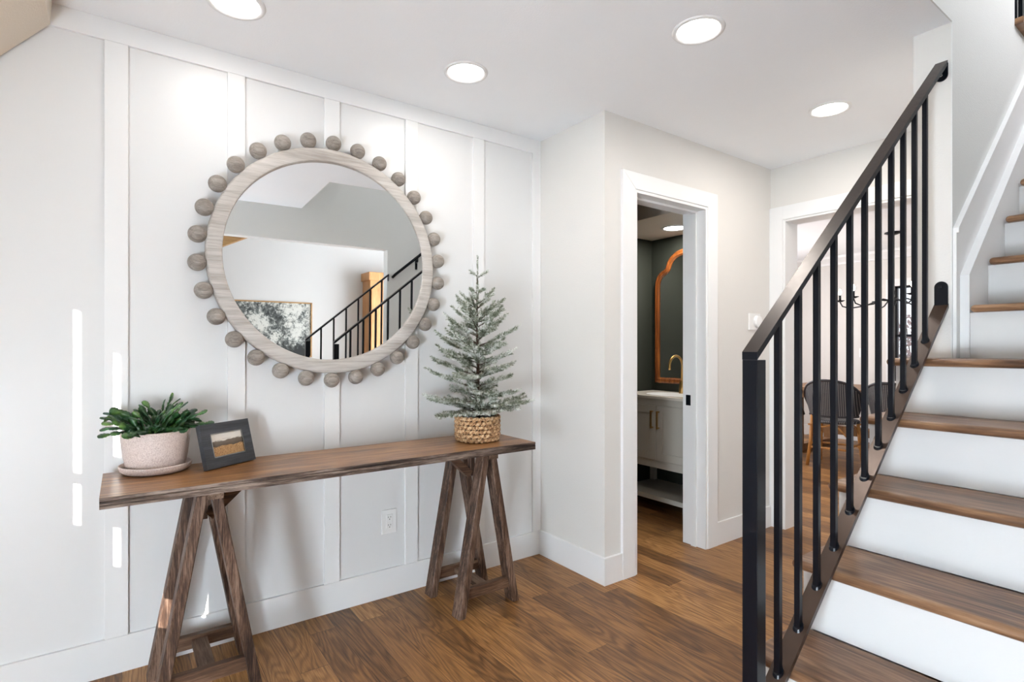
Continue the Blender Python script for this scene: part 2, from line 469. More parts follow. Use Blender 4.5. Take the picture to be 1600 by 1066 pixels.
# casing, jamb and stop of the bathroom doorway
mb = MB(); cw = 0.10; ct = 0.018
def miter(mbx, x0, x1, z1, w_, y0, y1):
    mbx.prism([(x0-w_, 0), (x0, 0), (x0, z1), (x0-w_, z1+w_*0.9)], y0, y1)
    mbx.prism([(x1, 0), (x1+w_, 0), (x1+w_, z1+w_*0.9), (x1, z1)], y0, y1)
    mbx.prism([(x0, z1), (x1, z1), (x1+w_, z1+w_*0.9), (x0-w_, z1+w_*0.9)], y0, y1)
miter(mb, DX0, DX1, DH, cw, YC-ct, YC)
bmesh.ops.bevel(mb.bm, geom=mb.bm.edges[:], offset=0.0015, segments=1, affect='EDGES')
door_casing = struct('door_1', mb, M['white'])
mb = MB()
jt = 0.016
mb.box(DX0-0.001, DX0+jt, YC-0.012, YC+0.152, 0, DH)
mb.box(DX1-jt, DX1+0.001, YC-0.012, YC+0.152, 0, DH)
mb.box(DX0+jt, DX1-jt, YC-0.012, YC+0.152, DH-jt, DH+0.001)
mb.box(DX0+jt, DX0+jt+0.012, YC+0.05, YC+0.085, 0, DH-jt)
mb.box(DX1-jt-0.012, DX1-jt, YC+0.05, YC+0.085, 0, DH-jt)
mb.box(DX0+jt+0.012, DX1-jt-0.012, YC+0.05, YC+0.085, DH-jt-0.012, DH-jt)
o = mb.build('door_jamb', M['white'], door_casing)
mb = MB(); mb.box(DX1-jt-0.003, DX1-jt+0.001, YC+0.095, YC+0.128, 0.86, 0.925, 0.001)
mb.box(DX1-jt-0.005, DX1-jt-0.002, YC+0.104, YC+0.119, 0.875, 0.91)
mb.build('strike_plate', M['black'], door_casing)
# baseboards
def bb(name, *boxes):
    mb = MB()
    for bx in boxes: mb.box(*bx, 0.0015)
    return struct(name, mb, M['white'])
bb('baseboard_jog', (XW-0.015, XW-0.0002, YC-0.0001, YA-0.001, 0, 0.14))
bb('baseboard_bathroom_left', (XW-0.015, DX0-cw-0.0005, YC-0.015, YC-0.0002, 0, 0.14))
bb('baseboard_bathroom_right', (DX1+cw+0.0005, XD-0.02, YC-0.015, YC-0.0002, 0, 0.14))
# wall with the dining opening
OY0, OY1, OH = 0.86, 1.894, 2.076
mb = MB()
mb.box(XD, XD+0.137, OY1, 4.5, 0, CEIL)
mb.box(XD, XD+0.137, OY0, OY1, OH, CEIL)
mb.box(XD, XD+0.137, 0.81, OY0, 0, CEIL)
struct('wall_dining_opening', mb, M['greige'])
mb = MB()
mb.box(XD-0.018, XD, OY1, YC-0.001, 0, OH+0.09, 0.0015)
mb.box(XD-0.018, XD, OY0-0.04, OY1, OH, OH+0.09, 0.0015)
mb.box(XD-0.018, XD, 0.812, OY0, 0, OH, 0.0015)
mb.box(XD-0.01, XD+0.15, OY1-0.014, OY1+0.001, 0, OH)
mb.box(XD-0.01, XD+0.15, OY0, OY0+0.014, 0, OH)
mb.box(XD-0.01, XD+0.15, OY0+0.014, OY1-0.014, OH-0.014, OH+0.001)
struct('door_2', mb, M['white'])
# stair wall: end face at X=2.525, stair side at Y=.69, up to the roof; hall side at Y=.81
UF = 2.754
XU = 3.38
mb = MB()
mb.box(2.525, 8.0, 0.69, 0.81, 0, CEIL)
mb.box(1.18, XU, 0.69, 0.81, 2.70, 5.1)
mb.box(XU, 5.5, 0.69, 0.81, 2.70, UF-0.03)
struct('wall_stair', mb, M['greige'])
mb = MB()   # cool white skin on the stair side
mb.box(2.521, XU, 0.686, 0.6905, 1.18, 5.1)
mb.box(1.18, 2.521, 0.686, 0.6905, CEIL, 5.1)
mb.box(XU, 5.5, 0.686, 0.6905, 1.18, UF-0.03)
struct('wall_stairwell', mb, M['cool'])
mb = MB(); mb.box(1.06, 1.18, -0.52, 0.81, 2.70, 5.1); mb.box(1.18, 1.186, -0.4, 0.686, CEIL, 5.1)
struct('wall_stairwell_front', mb, M['cool'])
# far side wall of the stairs with the living room opening
HX0, HX1, HH = -0.6, 2.02, 2.13
mb = MB()
mb.box(-1.7, HX0, -0.52, -0.4, 0, 5.1)
mb.box(HX0, HX1, -0.52, -0.4, HH, 5.1)
mb.box(HX1, 5.6, -0.52, -0.4, 0, 5.1)
struct('wall_far', mb, M['cool'])
mb = MB(); mb.box(5.5, 5.62, -0.4, 0.686, 0, 5.1); mb.box(5.5, 5.62, 0.686, 2.2, 2.70, 5.1); mb.box(1.06, 5.6, 2.1, 2.2, 2.70, 5.1); mb.box(3.75, 5.6, 0.81, 2.2, 2.70, 2.72)
mb.box(1.06, 1.18, 0.81, 2.1, 2.70, 5.1)
struct('wall_upper_hall', mb, M['cool'])
# left wall with front door
mb = MB()
mb.box(-1.62, -1.5, -0.52, 0.24, 0, CEIL)
mb.box(-1.62, -1.5, 1.14, 2.64, 0, CEIL)
mb.box(-1.62, -1.5, 0.24, 1.14, 2.06, CEIL)
struct('wall_left', mb, M['greige'])
# living room shell
mb = MB()
mb.box(-1.82, 4.7, -4.72, -4.6, 0, 3.3)
struct('wall_living_back', mb, M['living'])
mb = MB()
mb.box(-1.82, -1.7, -4.72, -0.4, 0, 3.3)
struct('wall_living_left', mb, M['living'])
mb = MB()
mb.box(4.5, 4.62, -4.6, -3.7, 0, 3.3); mb.box(4.5, 4.62, -1.0, -0.52, 0, 3.3)
mb.box(4.5, 4.62, -3.7, -1.0, 0, 0.4); mb.box(4.5, 4.62, -3.7, -1.0, 2.5, 3.3)
struct('wall_living_right', mb, M['living'])
# dining room shell
XF = 7.8
WY0, WY1, WZ0, WZ1 = 1.75, 2.70, 0.80, 1.98
mb = MB()
mb.box(XF, XF+0.14, 0.81, WY0, 0, CEIL); mb.box(XF, XF+0.14, WY1, 4.5, 0, CEIL)
mb.box(XF, XF+0.14, WY0, WY1, 0, WZ0); mb.box(XF, XF+0.14, WY0, WY1, WZ1, CEIL)
struct('wall_dining_far', mb, M['greige'])
mb = MB(); mb.box(XD, XF+0.14, 4.35, 4.5, 0, CEIL)
struct('wall_dining_left', mb, M['greige'])
mb = MB()
mb.prism([(XF, 2.44), (XF-0.09, 2.44), (XF-0.085, 2.41), (XF-0.03, 2.355), (XF-0.02, 2.33), (XF, 2.325)], 0.82, 4.35)
struct('trim_%d' % 40, mb, M['white'])
mb = MB(); mb.box(XF-0.015, XF, 0.82, 4.35, 0, 0.14, 0.0015)
struct('baseboard_dining', mb, M['white'])
# bathroom shell
mb = MB(); mb.box(XW+0.12, XD, 3.0, 3.12, 0, CEIL); struct('wall_bathroom_back', mb, M['green'])
mb = MB(); mb.box(3.595, 3.6128, YC+0.141, 3.0, 0, CEIL); struct('wall_bathroom_right', mb, M['green'])
mb = MB(); mb.box(XW+0.121, XW+0.135, YC+0.141, 3.0, 0, CEIL); mb.box(XW+0.135, DX0-0.01, YC+0.1405, YC+0.15, 0, CEIL); mb.box(DX1+0.01, 3.595, YC+0.1405, YC+0.15, 0, CEIL)
struct('wall_bathroom_left', mb, M['green'])
mb = MB(); mb.box(XW+0.14, 3.59, YC+0.152, 2.998, CEIL-0.012, CEIL-0.001); struct('ceiling', mb, M['unlit_ceiling'])
mb = MB(); mb.box(2.94, 3.594, YC+0.152, 2.999, 2.11, CEIL-0.012); struct('ceiling', mb, M['soffit'])
# sloped soffit at the top left corner
mb = MB()
mb.prism([(-0.2, CEIL), (-0.205, 2.362), (-0.52, 1.99), (-1.5, 1.99), (-1.5, CEIL)], 0.2, YA-0.0005)
struct('ceiling', mb, M['soffit'])

# unseen glowing panels in window frames, added as fill light for the rooms
def fill_panel(name, x0, x1, y0, y1, z0, z1, axis, strength, col=(0.775, 0.885, 1.0)):
    mb = MB(); t = 0.05
    if axis == 'x':
        for (a, b_, c, d) in ((y0, y1, z0, z0+t), (y0, y1, z1-t, z1), (y0, y0+t, z0, z1), (y1-t, y1, z0, z1), ((y0+y1)/2-t/2, (y0+y1)/2+t/2, z0, z1)):
            mb.box(x0, x1, a, b_, c, d)
    else:
        for (a, b_, c, d) in ((x0, x1, z0, z0+t), (x0, x1, z1-t, z1), (x0, x0+t, z0, z1), (x1-t, x1, z0, z1)):
            mb.box(a, b_, y0, y1, c, d)
    fr = struct(name, mb, M['white'])
    mb = MB()
    if axis == 'x':
        xm = (x0+x1)/2; mb.box(xm-0.004, xm+0.004, y0+t, y1-t, z0+t, z1-t)
    else:
        ym = (y0+y1)/2; mb.box(x0+t, x1-t, ym-0.004, ym+0.004, z0+t, z1-t)
    mb.build('fill_pane', glow('fill_glow', col, strength), fr)
fill_panel('fill_panel_1', 4.49, 4.56, -3.7, -1.0, 0.4, 2.5, 'x', 12.5, (0.86, 0.93, 1.0))
fill_panel('fill_panel_2', -1.40, -0.68, -0.41, -0.36, 0.05, 1.0, 'y', 5)
fill_panel('fill_panel_5', -1.505, -1.45, -0.39, 0.23, 0.05, 1.0, 'x', 64)
fill_panel('fill_panel_6', 4.3, 6.9, 4.29, 4.345, 0.7, 2.2, 'y', 5, (0.98, 0.96, 1.0))
fill_panel('fill_panel_3', 2.3, 4.2, -0.41, -0.36, 3.3, 4.8, 'y', 5.2, (0.95, 0.95, 1.0))

# unseen front door; slotted panel added and cut to cast the sun streaks
mb = MB()
slots = [(0.838, 0.866, [(1.36, 1.95), (1.17, 1.32)]), (0.690, 0.718, [(1.455, 1.841), (1.045, 1.19)]), (0.364, 0.474, [(0.89, 1.0)])]
mb.box(-1.58, -1.54, 0.24, 0.31, 0, 2.06); mb.box(-1.58, -1.54, 1.06, 1.14, 0, 2.06)
mb.box(-1.58, -1.54, 0.31, 1.06, 0, 0.75); mb.box(-1.58, -1.54, 0.31, 1.06, 1.98, 2.06)
fd = struct('door_3', mb, M['white'])
mb = MB(); ycur = 0.31
for (y0, y1, zs) in sorted(slots):
    mb.box(-1.563, -1.560, ycur, y0, 0.75, 1.98)
    zc = 0.75
    for (z0, z1) in sorted(zs):
        mb.box(-1.563, -1.560, y0, y1, zc, z0); zc = z1
    mb.box(-1.563, -1.560, y0, y1, zc, 1.98)
    ycur = y1
mb.box(-1.563, -1.560, ycur, 1.06, 0.75, 1.98)
mb.build('slotted_sun_gobo', M['white'], fd)

# ------------------------------------------------------------------ ceiling lights
DL = ['recessed ceiling light cut off by the top edge, above the round mirror',
      'small recessed ceiling light nearest the corner of panelled and jog walls',
      'largest recessed ceiling light, in the middle of the foyer ceiling',
      'recessed ceiling light in the hall ceiling behind the stair handrail']
def downlight(x, y, z, label, name='recessed_light', r=0.098, power=DOWN_W, col=(1.0, 0.95, 0.89)):
    t = thing(name, label, 'ceiling light', (x, y, z))
    mb = MB(); mb.lathe([(r*0.80, -0.002), (r*0.86, -0.007), (r*0.98, -0.005), (r, 0.0)], 48)
    mb.build('trim_ring', M['white'], t)
    mb = MB(); mb.lathe([(0, -0.0035), (r*0.5, -0.0035), (r*0.80, -0.0025)], 40)
    mb.build('lens', M['lens'], t)
    l = lamp('downlight_lamp', 'AREA', (x, y, z-0.012), power, col, r*1.5)
    return t
for (p, lb, pw) in zip(DOWN, DL, (1.0, 2.0, 4.8, 6.0)): downlight(p[0], p[1], CEIL, lb, power=pw)['group'] = 'recessed lights in the foyer ceiling'
downlight(3.34, 2.57, 2.11, 'recessed light in the soffit over the bathroom vanity', power=8.0)

# ------------------------------------------------------------------ stairs
RISE, RUN, YS0, YS1 = 0.1967, 0.23, -0.385, 0.805
def nose(k): return 2.31 - (6-k)*RUN
st = thing('staircase', 'staircase with oak treads and white risers climbing right behind the black railing', 'staircase', (0, 0, 0))
TT = 0.028
for k in range(1, 15):
    x = nose(k); z = RISE*k
    y0, y1 = (-0.398, 0.83) if k <= 6 else (-0.398, 0.640)
    mb = MB()
    depth = RUN + 0.03
    if k == 6:
        mb.box(x, 2.523, y0, y1, z-TT, z, 0.0); mb.box(2.523, x+depth, y0, 0.684, z-TT, z)
        mb2 = None
    elif k == 14:
        mb.box(x, x+0.6, -0.398, 0.64, z-TT, z, 0.006)
    else:
        mb.box(x, x+depth, y0, y1, z-TT, z, 0.0135, seg=5)
    if k == 6:
        mb.bm.free(); mb = MB()
        mb.box(x, 2.522, y0, y1, z-TT, z, 0.0135, seg=5); mb.box(2.50, x+depth+0.02, y0, 0.684, z-TT, z-0.0005)
    tr_ = mb.build('tread', M['tread'], st)
    for f in tr_.data.polygons: f.use_smooth = max(abs(c_) for c_ in f.normal) < 0.999
    mb = MB()
    yr = YS1 if k <= 6 else 0.652
    mb.box(x+0.028, x+0.045, -0.398, yr, z-RISE if k > 1 else 0, z-TT)
    mb.build('riser', M['riser'], st)
# closed stringer on the hall side
pts = [(nose(1)+0.046, 0)]
for k in range(1, 7):
    pts.append((nose(k)+0.046, RISE*k-TT-0.0005))
    if k < 6: pts.append((nose(k+1)+0.046, RISE*k-TT-0.0005))
pts.append((2.522, RISE*6-TT-0.0005)); pts.append((2.522, 0))
mb = MB(); mb.prism(pts, 0.785, 0.804); mb.build('stringer', M['white'], st)
# two-step skirt board beside the upper flight
sl = RISE/RUN
def zn(x): return RISE*6 + (x-2.31)*sl
mb = MB()
xa, xb = 2.523, 4.3
mb.prism([(xa, 1.18), (xa, zn(xa)+0.30), (xb, zn(xb)+0.30), (xb, 1.3)], 0.674, 0.6855)
mb.prism([(xa+0.001, zn(xa)+0.285), (xa+0.001, zn(xa)+0.303), (xb, zn(xb)+0.303), (xb, zn(xb)+0.285)], 0.667, 0.6855)
mb.build('skirt_board', M['white'], st)
mb = MB()
mb.prism([(xa+0.04, 1.18), (xa+0.04, zn(xa)+0.13), (xb, zn(xb)+0.09), (xb, 1.3)], 0.646, 0.674)
mb.build('inner_skirt_board', M['white'], st)

# ------------------------------------------------------------------ near railing
RY = 0.72
zr = lambda x: 1.225 + (x-1.235)*0.836      # top of handrail
zs = lambda x: 0.383 + (x-1.326)*0.836      # top of shoe bar
rail = thing('stair_railing', 'black metal stair railing nearest the camera, tall post at its foot', 'railing', (1.235, RY, RISE))
def L(x, y, z): return (x-1.235, y-RY, z-RISE)
def railing(root, L, ry, xw, bal, xpost=1.235, shoe=True, lower=True, hw=0.0385):
    mb = MB(); t = 0.014
    xp0 = xpost-0.019
    poly = [(xp0, zr(xp0)), (xw, zr(xw)), (xw, zr(xw)-t*1.35), (xp0, zr(xp0)-t*1.35)]
    poly = [(L(px, 0, pz)[0], L(0, 0, pz)[2]) for px, pz in poly]
    mb.prism(poly, -hw/2, hw/2)
    bmesh.ops.recalc_face_normals(mb.bm, faces=mb.bm.faces)
    for f in mb.bm.faces:
        if f.normal.z > 0.5: f.material_index = 1
    mb.build('handrail', [M['black'], M['rail_top']], root)
    mb = MB(); a = L(xpost-0.019, ry, 0); b_ = L(xpost+0.019, ry, zr(xpost-0.019)-t*1.35-0.004)
    mb.box(a[0], b_[0], -0.019, 0.019, 0.0, b_[2]+0.004, 0.0018)
    pt = mb.build('post', M['black'], root)
    mb = MB(); mb.box(-0.04+xpost-1.235+(a[0]-a[0]), 0.04+xpost-1.235, -0.04, 0.04, 0.0, 0.006, 0.001)
    return pt
railing(rail, L, RY, 2.524, None)
mb = MB()
x0s, x1s = 1.255, 2.524
mb.prism([(L(x0s,0,0)[0], L(0,0,zs(x0s))[2]), (L(x1s,0,0)[0], L(0,0,zs(x1s))[2]), (L(x1s,0,0)[0], L(0,0,zs(x1s)-0.016)[2]), (L(x0s,0,0)[0], L(0,0,zs(x0s)-0.016)[2])], -0.0225, 0.0225)
shoe = mb.build('shoe_rail', M['bronze'], rail); shoe['label'] = 'brown bronze flat bar under the balusters'
for i in range(11):
    x = 1.345 + 0.101*i
    mb = MB(); hw = 0.0072
    zb = zs(x)-0.002; zt = zr(x)-0.02
    a = L(x, RY, zb)
    mb.box(a[0]-hw, a[0]+hw, -hw, hw, a[2], L(0,0,zt)[2]+0.002)
    bl = mb.build('baluster', M['black'], rail)
    mb = MB()
    n_ = 20; ra = 0.0135
    # sloped foot collar following the bar
    ring0 = []; ring1 = []
    for q in range(n_):
        an = 2*math.pi*q/n_; dx = ra*math.cos(an); dy = ra*math.sin(an)
        ring0.append(mb.bm.verts.new((a[0]+dx, dy, a[2]+dx*0.836+0.001)))
        ring1.append(mb.bm.verts.new((a[0]+dx*0.85, dy*0.85, a[2]+dx*0.836*0.85+0.009)))
    for q in range(n_): mb.bm.faces.new((ring0[q], ring0[(q+1)%n_], ring1[(q+1)%n_], ring1[q]))
    mb.bm.faces.new(ring1); mb.bm.faces.new(ring0[::-1])
    mb.build('foot_collar', M['black'], bl)
def bracket(root, cx, z0, z1, up=True):
    # flat plate with a rounded end, screwed to the wall end
    mb = MB(); pts = []
    w2 = 0.021
    if up:
        pts = [(-w2, z0), (w2, z0), (w2, z1-w2)] + [(w2*math.cos(a), z1-w2+w2*math.sin(a)) for a in [math.pi*k/10 for k in range(1, 10)]] + [(-w2, z1-w2)]
    else:
        pts = [(-w2, z1), (-w2, z0+w2)] + [(w2*math.cos(a), z0+w2+w2*math.sin(a)) for a in [math.pi+math.pi*k/10 for k in range(1, 10)]] + [(w2, z0+w2), (w2, z1)]
    mb.prism(pts, cx-0.006, cx, 'x')
    o = mb.build('wall_bracket', M['black'], root)
    mb = MB(); mb.ball((cx-0.007, 0, (z1-w2) if up else (z0+w2)), 0.006, 12, (0.5, 1, 1)); mb.build('screw', M['chrome'] if not up else M['black'], o)
bracket(rail, 2.5242-1.235, zs(2.524)-0.02-RISE, zs(2.524)+0.085-RISE, True)
bracket(rail, 2.5242-1.235, zr(2.524)-0.075-RISE, zr(2.524)-0.012-RISE, False)

# railing on the living room side (seen in the round mirror)
FY = -0.36
rail2 = thing('stair_railing', 'black metal railing on the far side of the stairs, seen in the round mirror', 'railing', (1.235, FY, RISE))
railing(rail2, L, FY, 2.019, None)
mb = MB()
mb.prism([(L(1.255,0,0)[0], L(0,0,zs(1.255))[2]), (L(2.019,0,0)[0], L(0,0,zs(2.019))[2]), (L(2.019,0,0)[0], L(0,0,zs(2.019)-0.016)[2]), (L(1.255,0,0)[0], L(0,0,zs(1.255)-0.016)[2])], -0.0225, 0.0225)
mb.build('shoe_rail', M['bronze'], rail2)
for i in range(6):
    x = 1.36 + 0.118*i
    mb = MB(); hw = 0.0072
    mb.box(x-1.235-hw, x-1.235+hw, -hw, hw, zs(x)-0.002-RISE, zr(x)-0.018-RISE)
    mb.build('baluster', M['black'], rail2)
bracket(rail2, 2.0192-1.235, zr(2.019)-0.075-RISE, zr(2.019)-0.012-RISE, False)

# wall mounted handrail on the far wall
wh = thing('wall_handrail', 'black wall-mounted handrail on the far stair wall, seen in the round mirror', 'handrail', (2.1, -0.4, 2.0))
mb = MB()
xh0, xh1 = 2.09, 4.2
zh = lambda x: 1.93 + (x-2.15)*0.836
mb.tube([(xh0-2.1-0.02, 0.015, zh(xh0)-2.03), (xh0-2.1, 0.05, zh(xh0)-2.0), (xh1-2.1, 0.05, zh(xh1)-2.0)], 0.014, 10)
mb.build('bar', M['black'], wh)
for x in (2.33, 3.6):
    mb = MB(); mb.box(x-2.1-0.012, x-2.1+0.012, 0.0, 0.012, zh(x)-2.0-0.13, zh(x)-2.0-0.02, 0.001)
    mb.tube([(x-2.1, 0.01, zh(x)-2.06), (x-2.1, 0.05, zh(x)-2.05), (x-2.1, 0.05, zh(x)-2.005)], 0.006, 8)
    mb.build('bracket', M['black'], wh)

# upstairs railing above the stairwell wall
ur = thing('upper_railing', 'black upstairs railing on a wood nosing, top right corner', 'railing', (XU, 0.74, UF))
mb = MB(); mb.box(0.0, 2.1, -0.085, 0.07, -0.03, 0.0, 0.006); mb.build('wood_nosing', M['tread'], ur)
for i in range(18):
    mb = MB(); mb.box(0.03+i*0.1-0.008, 0.03+i*0.1+0.008, -0.05-0.008, -0.05+0.008, 0.0, 0.86); mb.build('baluster', M['black'], ur)
mb = MB(); mb.box(0.0, 2.1, -0.07, -0.03, 0.86, 0.88, 0.002); mb.build('handrail', M['black'], ur)
# ------------------------------------------------------------------ console table
TH = 0.765; TX0, TX1, TY0, TY1 = -0.055, 1.615, 2.052, 2.452
tb = thing('console_table', 'long brown wooden console table on two sawhorse trestles against the panelled wall', 'table', ((TX0+TX1)/2, (TY0+TY1)/2, 0))
tcx, tcy = (TX0+TX1)/2, (TY0+TY1)/2
mb = MB()
# top slab with two grooves along the edge
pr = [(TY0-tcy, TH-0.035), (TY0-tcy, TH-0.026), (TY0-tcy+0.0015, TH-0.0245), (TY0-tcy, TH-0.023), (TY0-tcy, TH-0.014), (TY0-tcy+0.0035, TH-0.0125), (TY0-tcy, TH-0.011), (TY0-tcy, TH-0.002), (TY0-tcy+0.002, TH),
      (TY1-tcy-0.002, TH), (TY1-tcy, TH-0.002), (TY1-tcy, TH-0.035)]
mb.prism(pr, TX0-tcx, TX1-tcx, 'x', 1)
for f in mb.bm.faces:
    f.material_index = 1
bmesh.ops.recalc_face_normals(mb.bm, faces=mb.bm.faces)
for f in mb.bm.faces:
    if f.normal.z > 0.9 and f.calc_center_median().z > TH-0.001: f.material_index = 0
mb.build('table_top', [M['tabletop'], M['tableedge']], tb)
def trestle(cx, side):
    """two A-frames (front, back) under a short beam, foot rails, a middle rail, a slanting brace"""
    cx -= tcx
    zt = TH-0.035
    yf, yb = 2.135-tcy, 2.405-tcy
    tr = thing('x', 'x', 'x'); C.objects.unlink(tr); bpy.data.objects.remove(tr)
    mb = MB(); mb.box(cx-0.034, cx+0.044, yf-0.035, yb+0.035, zt-0.03, zt-0.0005, 0.002); mb.build('beam', M['legy'], tb)
    hs, ht = 0.152, 0.022
    for y in (yf, yb):
        for s in (-1, 1):
            mb = MB()
            wX, wY = 0.018, 0.034
            top = (cx+s*ht, zt-0.03 if True else 0); 
            # slanted leg with level foot and top: parallelogram prism
            poly = [(cx+s*hs-wX, 0), (cx+s*hs+wX, 0), (cx+s*ht+wX*0.92, zt-0.012), (cx+s*ht-wX*0.92, zt-0.012)]
            mb.prism(poly, y-wY+(0.004*s), y+wY+(0.004*s))
            bmesh.ops.bevel(mb.bm, geom=mb.bm.edges[:], offset=0.003, segments=1, affect='EDGES')
            mb.build('leg', M['leg'], tb)
        zb = 0.095; f = (zt-zb)/zt
        xr = hs*f + ht*(1-f)
        mb = MB(); mb.box(cx-xr, cx+xr, y-0.014, y+0.014, zb-0.024, zb+0.024, 0.002); mb.build('foot_rail', M['legx'], tb)
    mb = MB(); mb.box(cx-0.026, cx+0.026, yf+0.0145, yb-0.0145, 0.083, 0.105, 0.002); mb.build('middle_rail', M['legy'], tb)
    ym = (yf+yb)/2
    mb = MB(); mb.bar((cx+side*0.015, ym, zt-0.125), (cx+side*0.14, ym, zt-0.008), 0.036, 0.04, 0.002, up=(0,1,0)); mb.build('brace', M['legx'], tb)
    mb = MB(); mb.box(cx-0.012, cx+0.012, ym-0.015, ym+0.015, zt-0.135, zt-0.03, 0.002); mb.build('hanging_block', M['leg'], tb)
trestle(0.243, 1)
trestle(1.387, -1)

# ------------------------------------------------------------------ round mirror
MC = (0.777, YA, 1.609)
mr = thing('round_wall_mirror', 'large round wall mirror in a grey-washed wood frame ringed with wooden balls', 'mirror', MC)
mb = MB()
prof = [(0.446, -0.004), (0.503, -0.004), (0.506, -0.010), (0.506, -0.038), (0.503, -0.044), (0.498, -0.047), (0.455, -0.047), (0.449, -0.045), (0.446, -0.040)]
mb.lathe(prof, 128, axis='y', closed=True)
me = mb.build('frame', M['whitewash'], mr)
for f in me.data.polygons: f.use_smooth = False
for f in me.data.polygons: f.use_smooth = True
me.data.set_sharp_from_angle(angle=R(35)) if hasattr(me.data, 'set_sharp_from_angle') else None
mb = MB()
nx, nz = -0.034, -0.016
def gy(x, z): return -0.024 + nx*x + nz*z
c0 = mb.bm.verts.new((0, gy(0, 0), 0)); rg = []
for k in range(96):
    a = 2*math.pi*k/96; x, z = 0.4455*math.cos(a), 0.4455*math.sin(a); rg.append(mb.bm.verts.new((x, gy(x, z), z)))
for k in range(96): mb.bm.faces.new((c0, rg[k], rg[(k+1) % 96]))
mb.build('mirror_glass', M['mirror'], mr)
mb = MB(); mb.lathe([(0.0, -0.0005), (0.448, -0.0005), (0.448, -0.004)], 96, axis='y'); mb.build('back_plate', M['black_slot'], mr)
for k in range(30):
    a = R(90 - 0.5) + 2*math.pi*k/30
    mb = MB(); mb.ball((0.537*math.cos(a), -0.034, 0.537*math.sin(a)), 0.034, 28, seg=18, rot=Euler((random.random()*3, random.random()*3, random.random()*3)).to_matrix())
    o = mb.build('wooden_ball', M['bead'], mr)

# ------------------------------------------------------------------ cactus in a speckled pot
pc = (0.103, 2.385, TH)
pl = thing('potted_cactus', 'green holiday cactus in a speckled pinkish pot on a saucer, left end of the table', 'potted plant', pc)
mb = MB(); mb.lathe([(0, 0.0005), (0.080, 0.0005), (0.098, 0.003), (0.111, 0.013), (0.1145, 0.026), (0.1145, 0.031), (0.1105, 0.031), (0.104, 0.015), (0.098, 0.012), (0.0, 0.011)], 56)
mb.build('saucer', M['pot'], pl)
mb = MB(); mb.lathe([(0, 0.012), (0.083, 0.012), (0.092, 0.018), (0.1005, 0.06), (0.107, 0.115), (0.110, 0.150), (0.108, 0.152), (0.105, 0.150), (0.103, 0.13), (0, 0.128)], 56)
mb.build('pot', M['pot'], pl)
mb = MB(); mb.lathe([(0, 0.139), (0.05, 0.137), (0.1025, 0.133)], 32); mb.build('soil', M['soil'], pl)
mb = MB()
rnd = random.Random(11)
def segleaf(mb, p, d, n, Ls, Ws):
    """one flattened, notched segment"""
    d = d.normalized(); s_ = d.cross(n).normalized(); n = s_.cross(d).normalized()
    prof = [(0.0, 0.22), (0.18, 0.62), (0.30, 0.60), (0.42, 0.95), (0.55, 0.85), (0.68, 1.0), (0.82, 0.80), (0.93, 0.72), (1.0, 0.35)]
    up = []; lo = []; mid = []; 
    for (t, w_) in prof:
        c = p + d*Ls*t; bend = n*(-0.10*Ls*t*t)
        up.append(mb.bm.verts.new(c+bend+s_*Ws*w_*0.5)); lo.append(mb.bm.verts.new(c+bend-s_*Ws*w_*0.5))
        mid.append((mb.bm.verts.new(c+bend+n*0.0022), mb.bm.verts.new(c+bend-n*0.0022)))
    for i in range(len(prof)-1):
        for a, b_ in ((up, 0), (lo, 0), (up, 1), (lo, 1)):
            f = mb.bm.faces.new((a[i], a[i+1], mid[i+1][b_], mid[i][b_])); f.smooth = True
    return p + d*Ls*0.96 - n*0.08*Ls
for i in range(62):
    an = rnd.uniform(0, 2*math.pi); r0 = rnd.uniform(0.0, 0.075)
    p = Vector((r0*math.cos(an), r0*math.sin(an), 0.136))
    tilt = rnd.uniform(0.05, 1.05)
    an2 = an + rnd.uniform(-0.5, 0.5)
    d = Vector((math.cos(an2)*math.sin(tilt), math.sin(an2)*math.sin(tilt), math.cos(tilt)))
    ns = rnd.choice((3, 3, 4, 4))
    nrm = Vector((rnd.uniform(-1, 1), rnd.uniform(-1, 1), rnd.uniform(0.2, 1)))
    for q in range(ns):
        Ls = rnd.uniform(0.032, 0.043)
        pn = p + d*Ls
        if pn.y + pc[1] > YA-0.012: d.y = -abs(d.y)*0.2
        p = segleaf(mb, p, d, nrm, Ls, rnd.uniform(0.023, 0.033))
        d = (d + Vector((math.cos(an2)*0.20, math.sin(an2)*0.20, -0.12)) + Vector((rnd.uniform(-.4, .4), rnd.uniform(-.4, .4), rnd.uniform(-.25, .25)))).normalized()
        if p.z < 0.16: d.z = abs(d.z)*0.3 + 0.05
for (dx, dy, dz, n_) in ((-0.9, -0.25, 0.55, 4), (-0.9, -0.2, 0.05, 4), (0.80, 0.42, 0.30, 4), (0.75, 0.35, 0.05, 3), (-0.8, 0.1, 0.35, 4), (0.3, -0.2, 0.9, 3), (0.75, 0.5, 0.0, 3)):
    d = Vector((dx, dy, dz+0.25)).normalized(); p = Vector((dx*0.03, dy*0.03, 0.14))
    for q in range(n_):
        p = segleaf(mb, p, d, Vector((0.1, -0.6, 0.9)), 0.038, 0.025)
        d = (d + Vector((dx*0.2, dy*0.2, -0.12))).normalized()
mb.build('foliage', M['cactus'], pl)

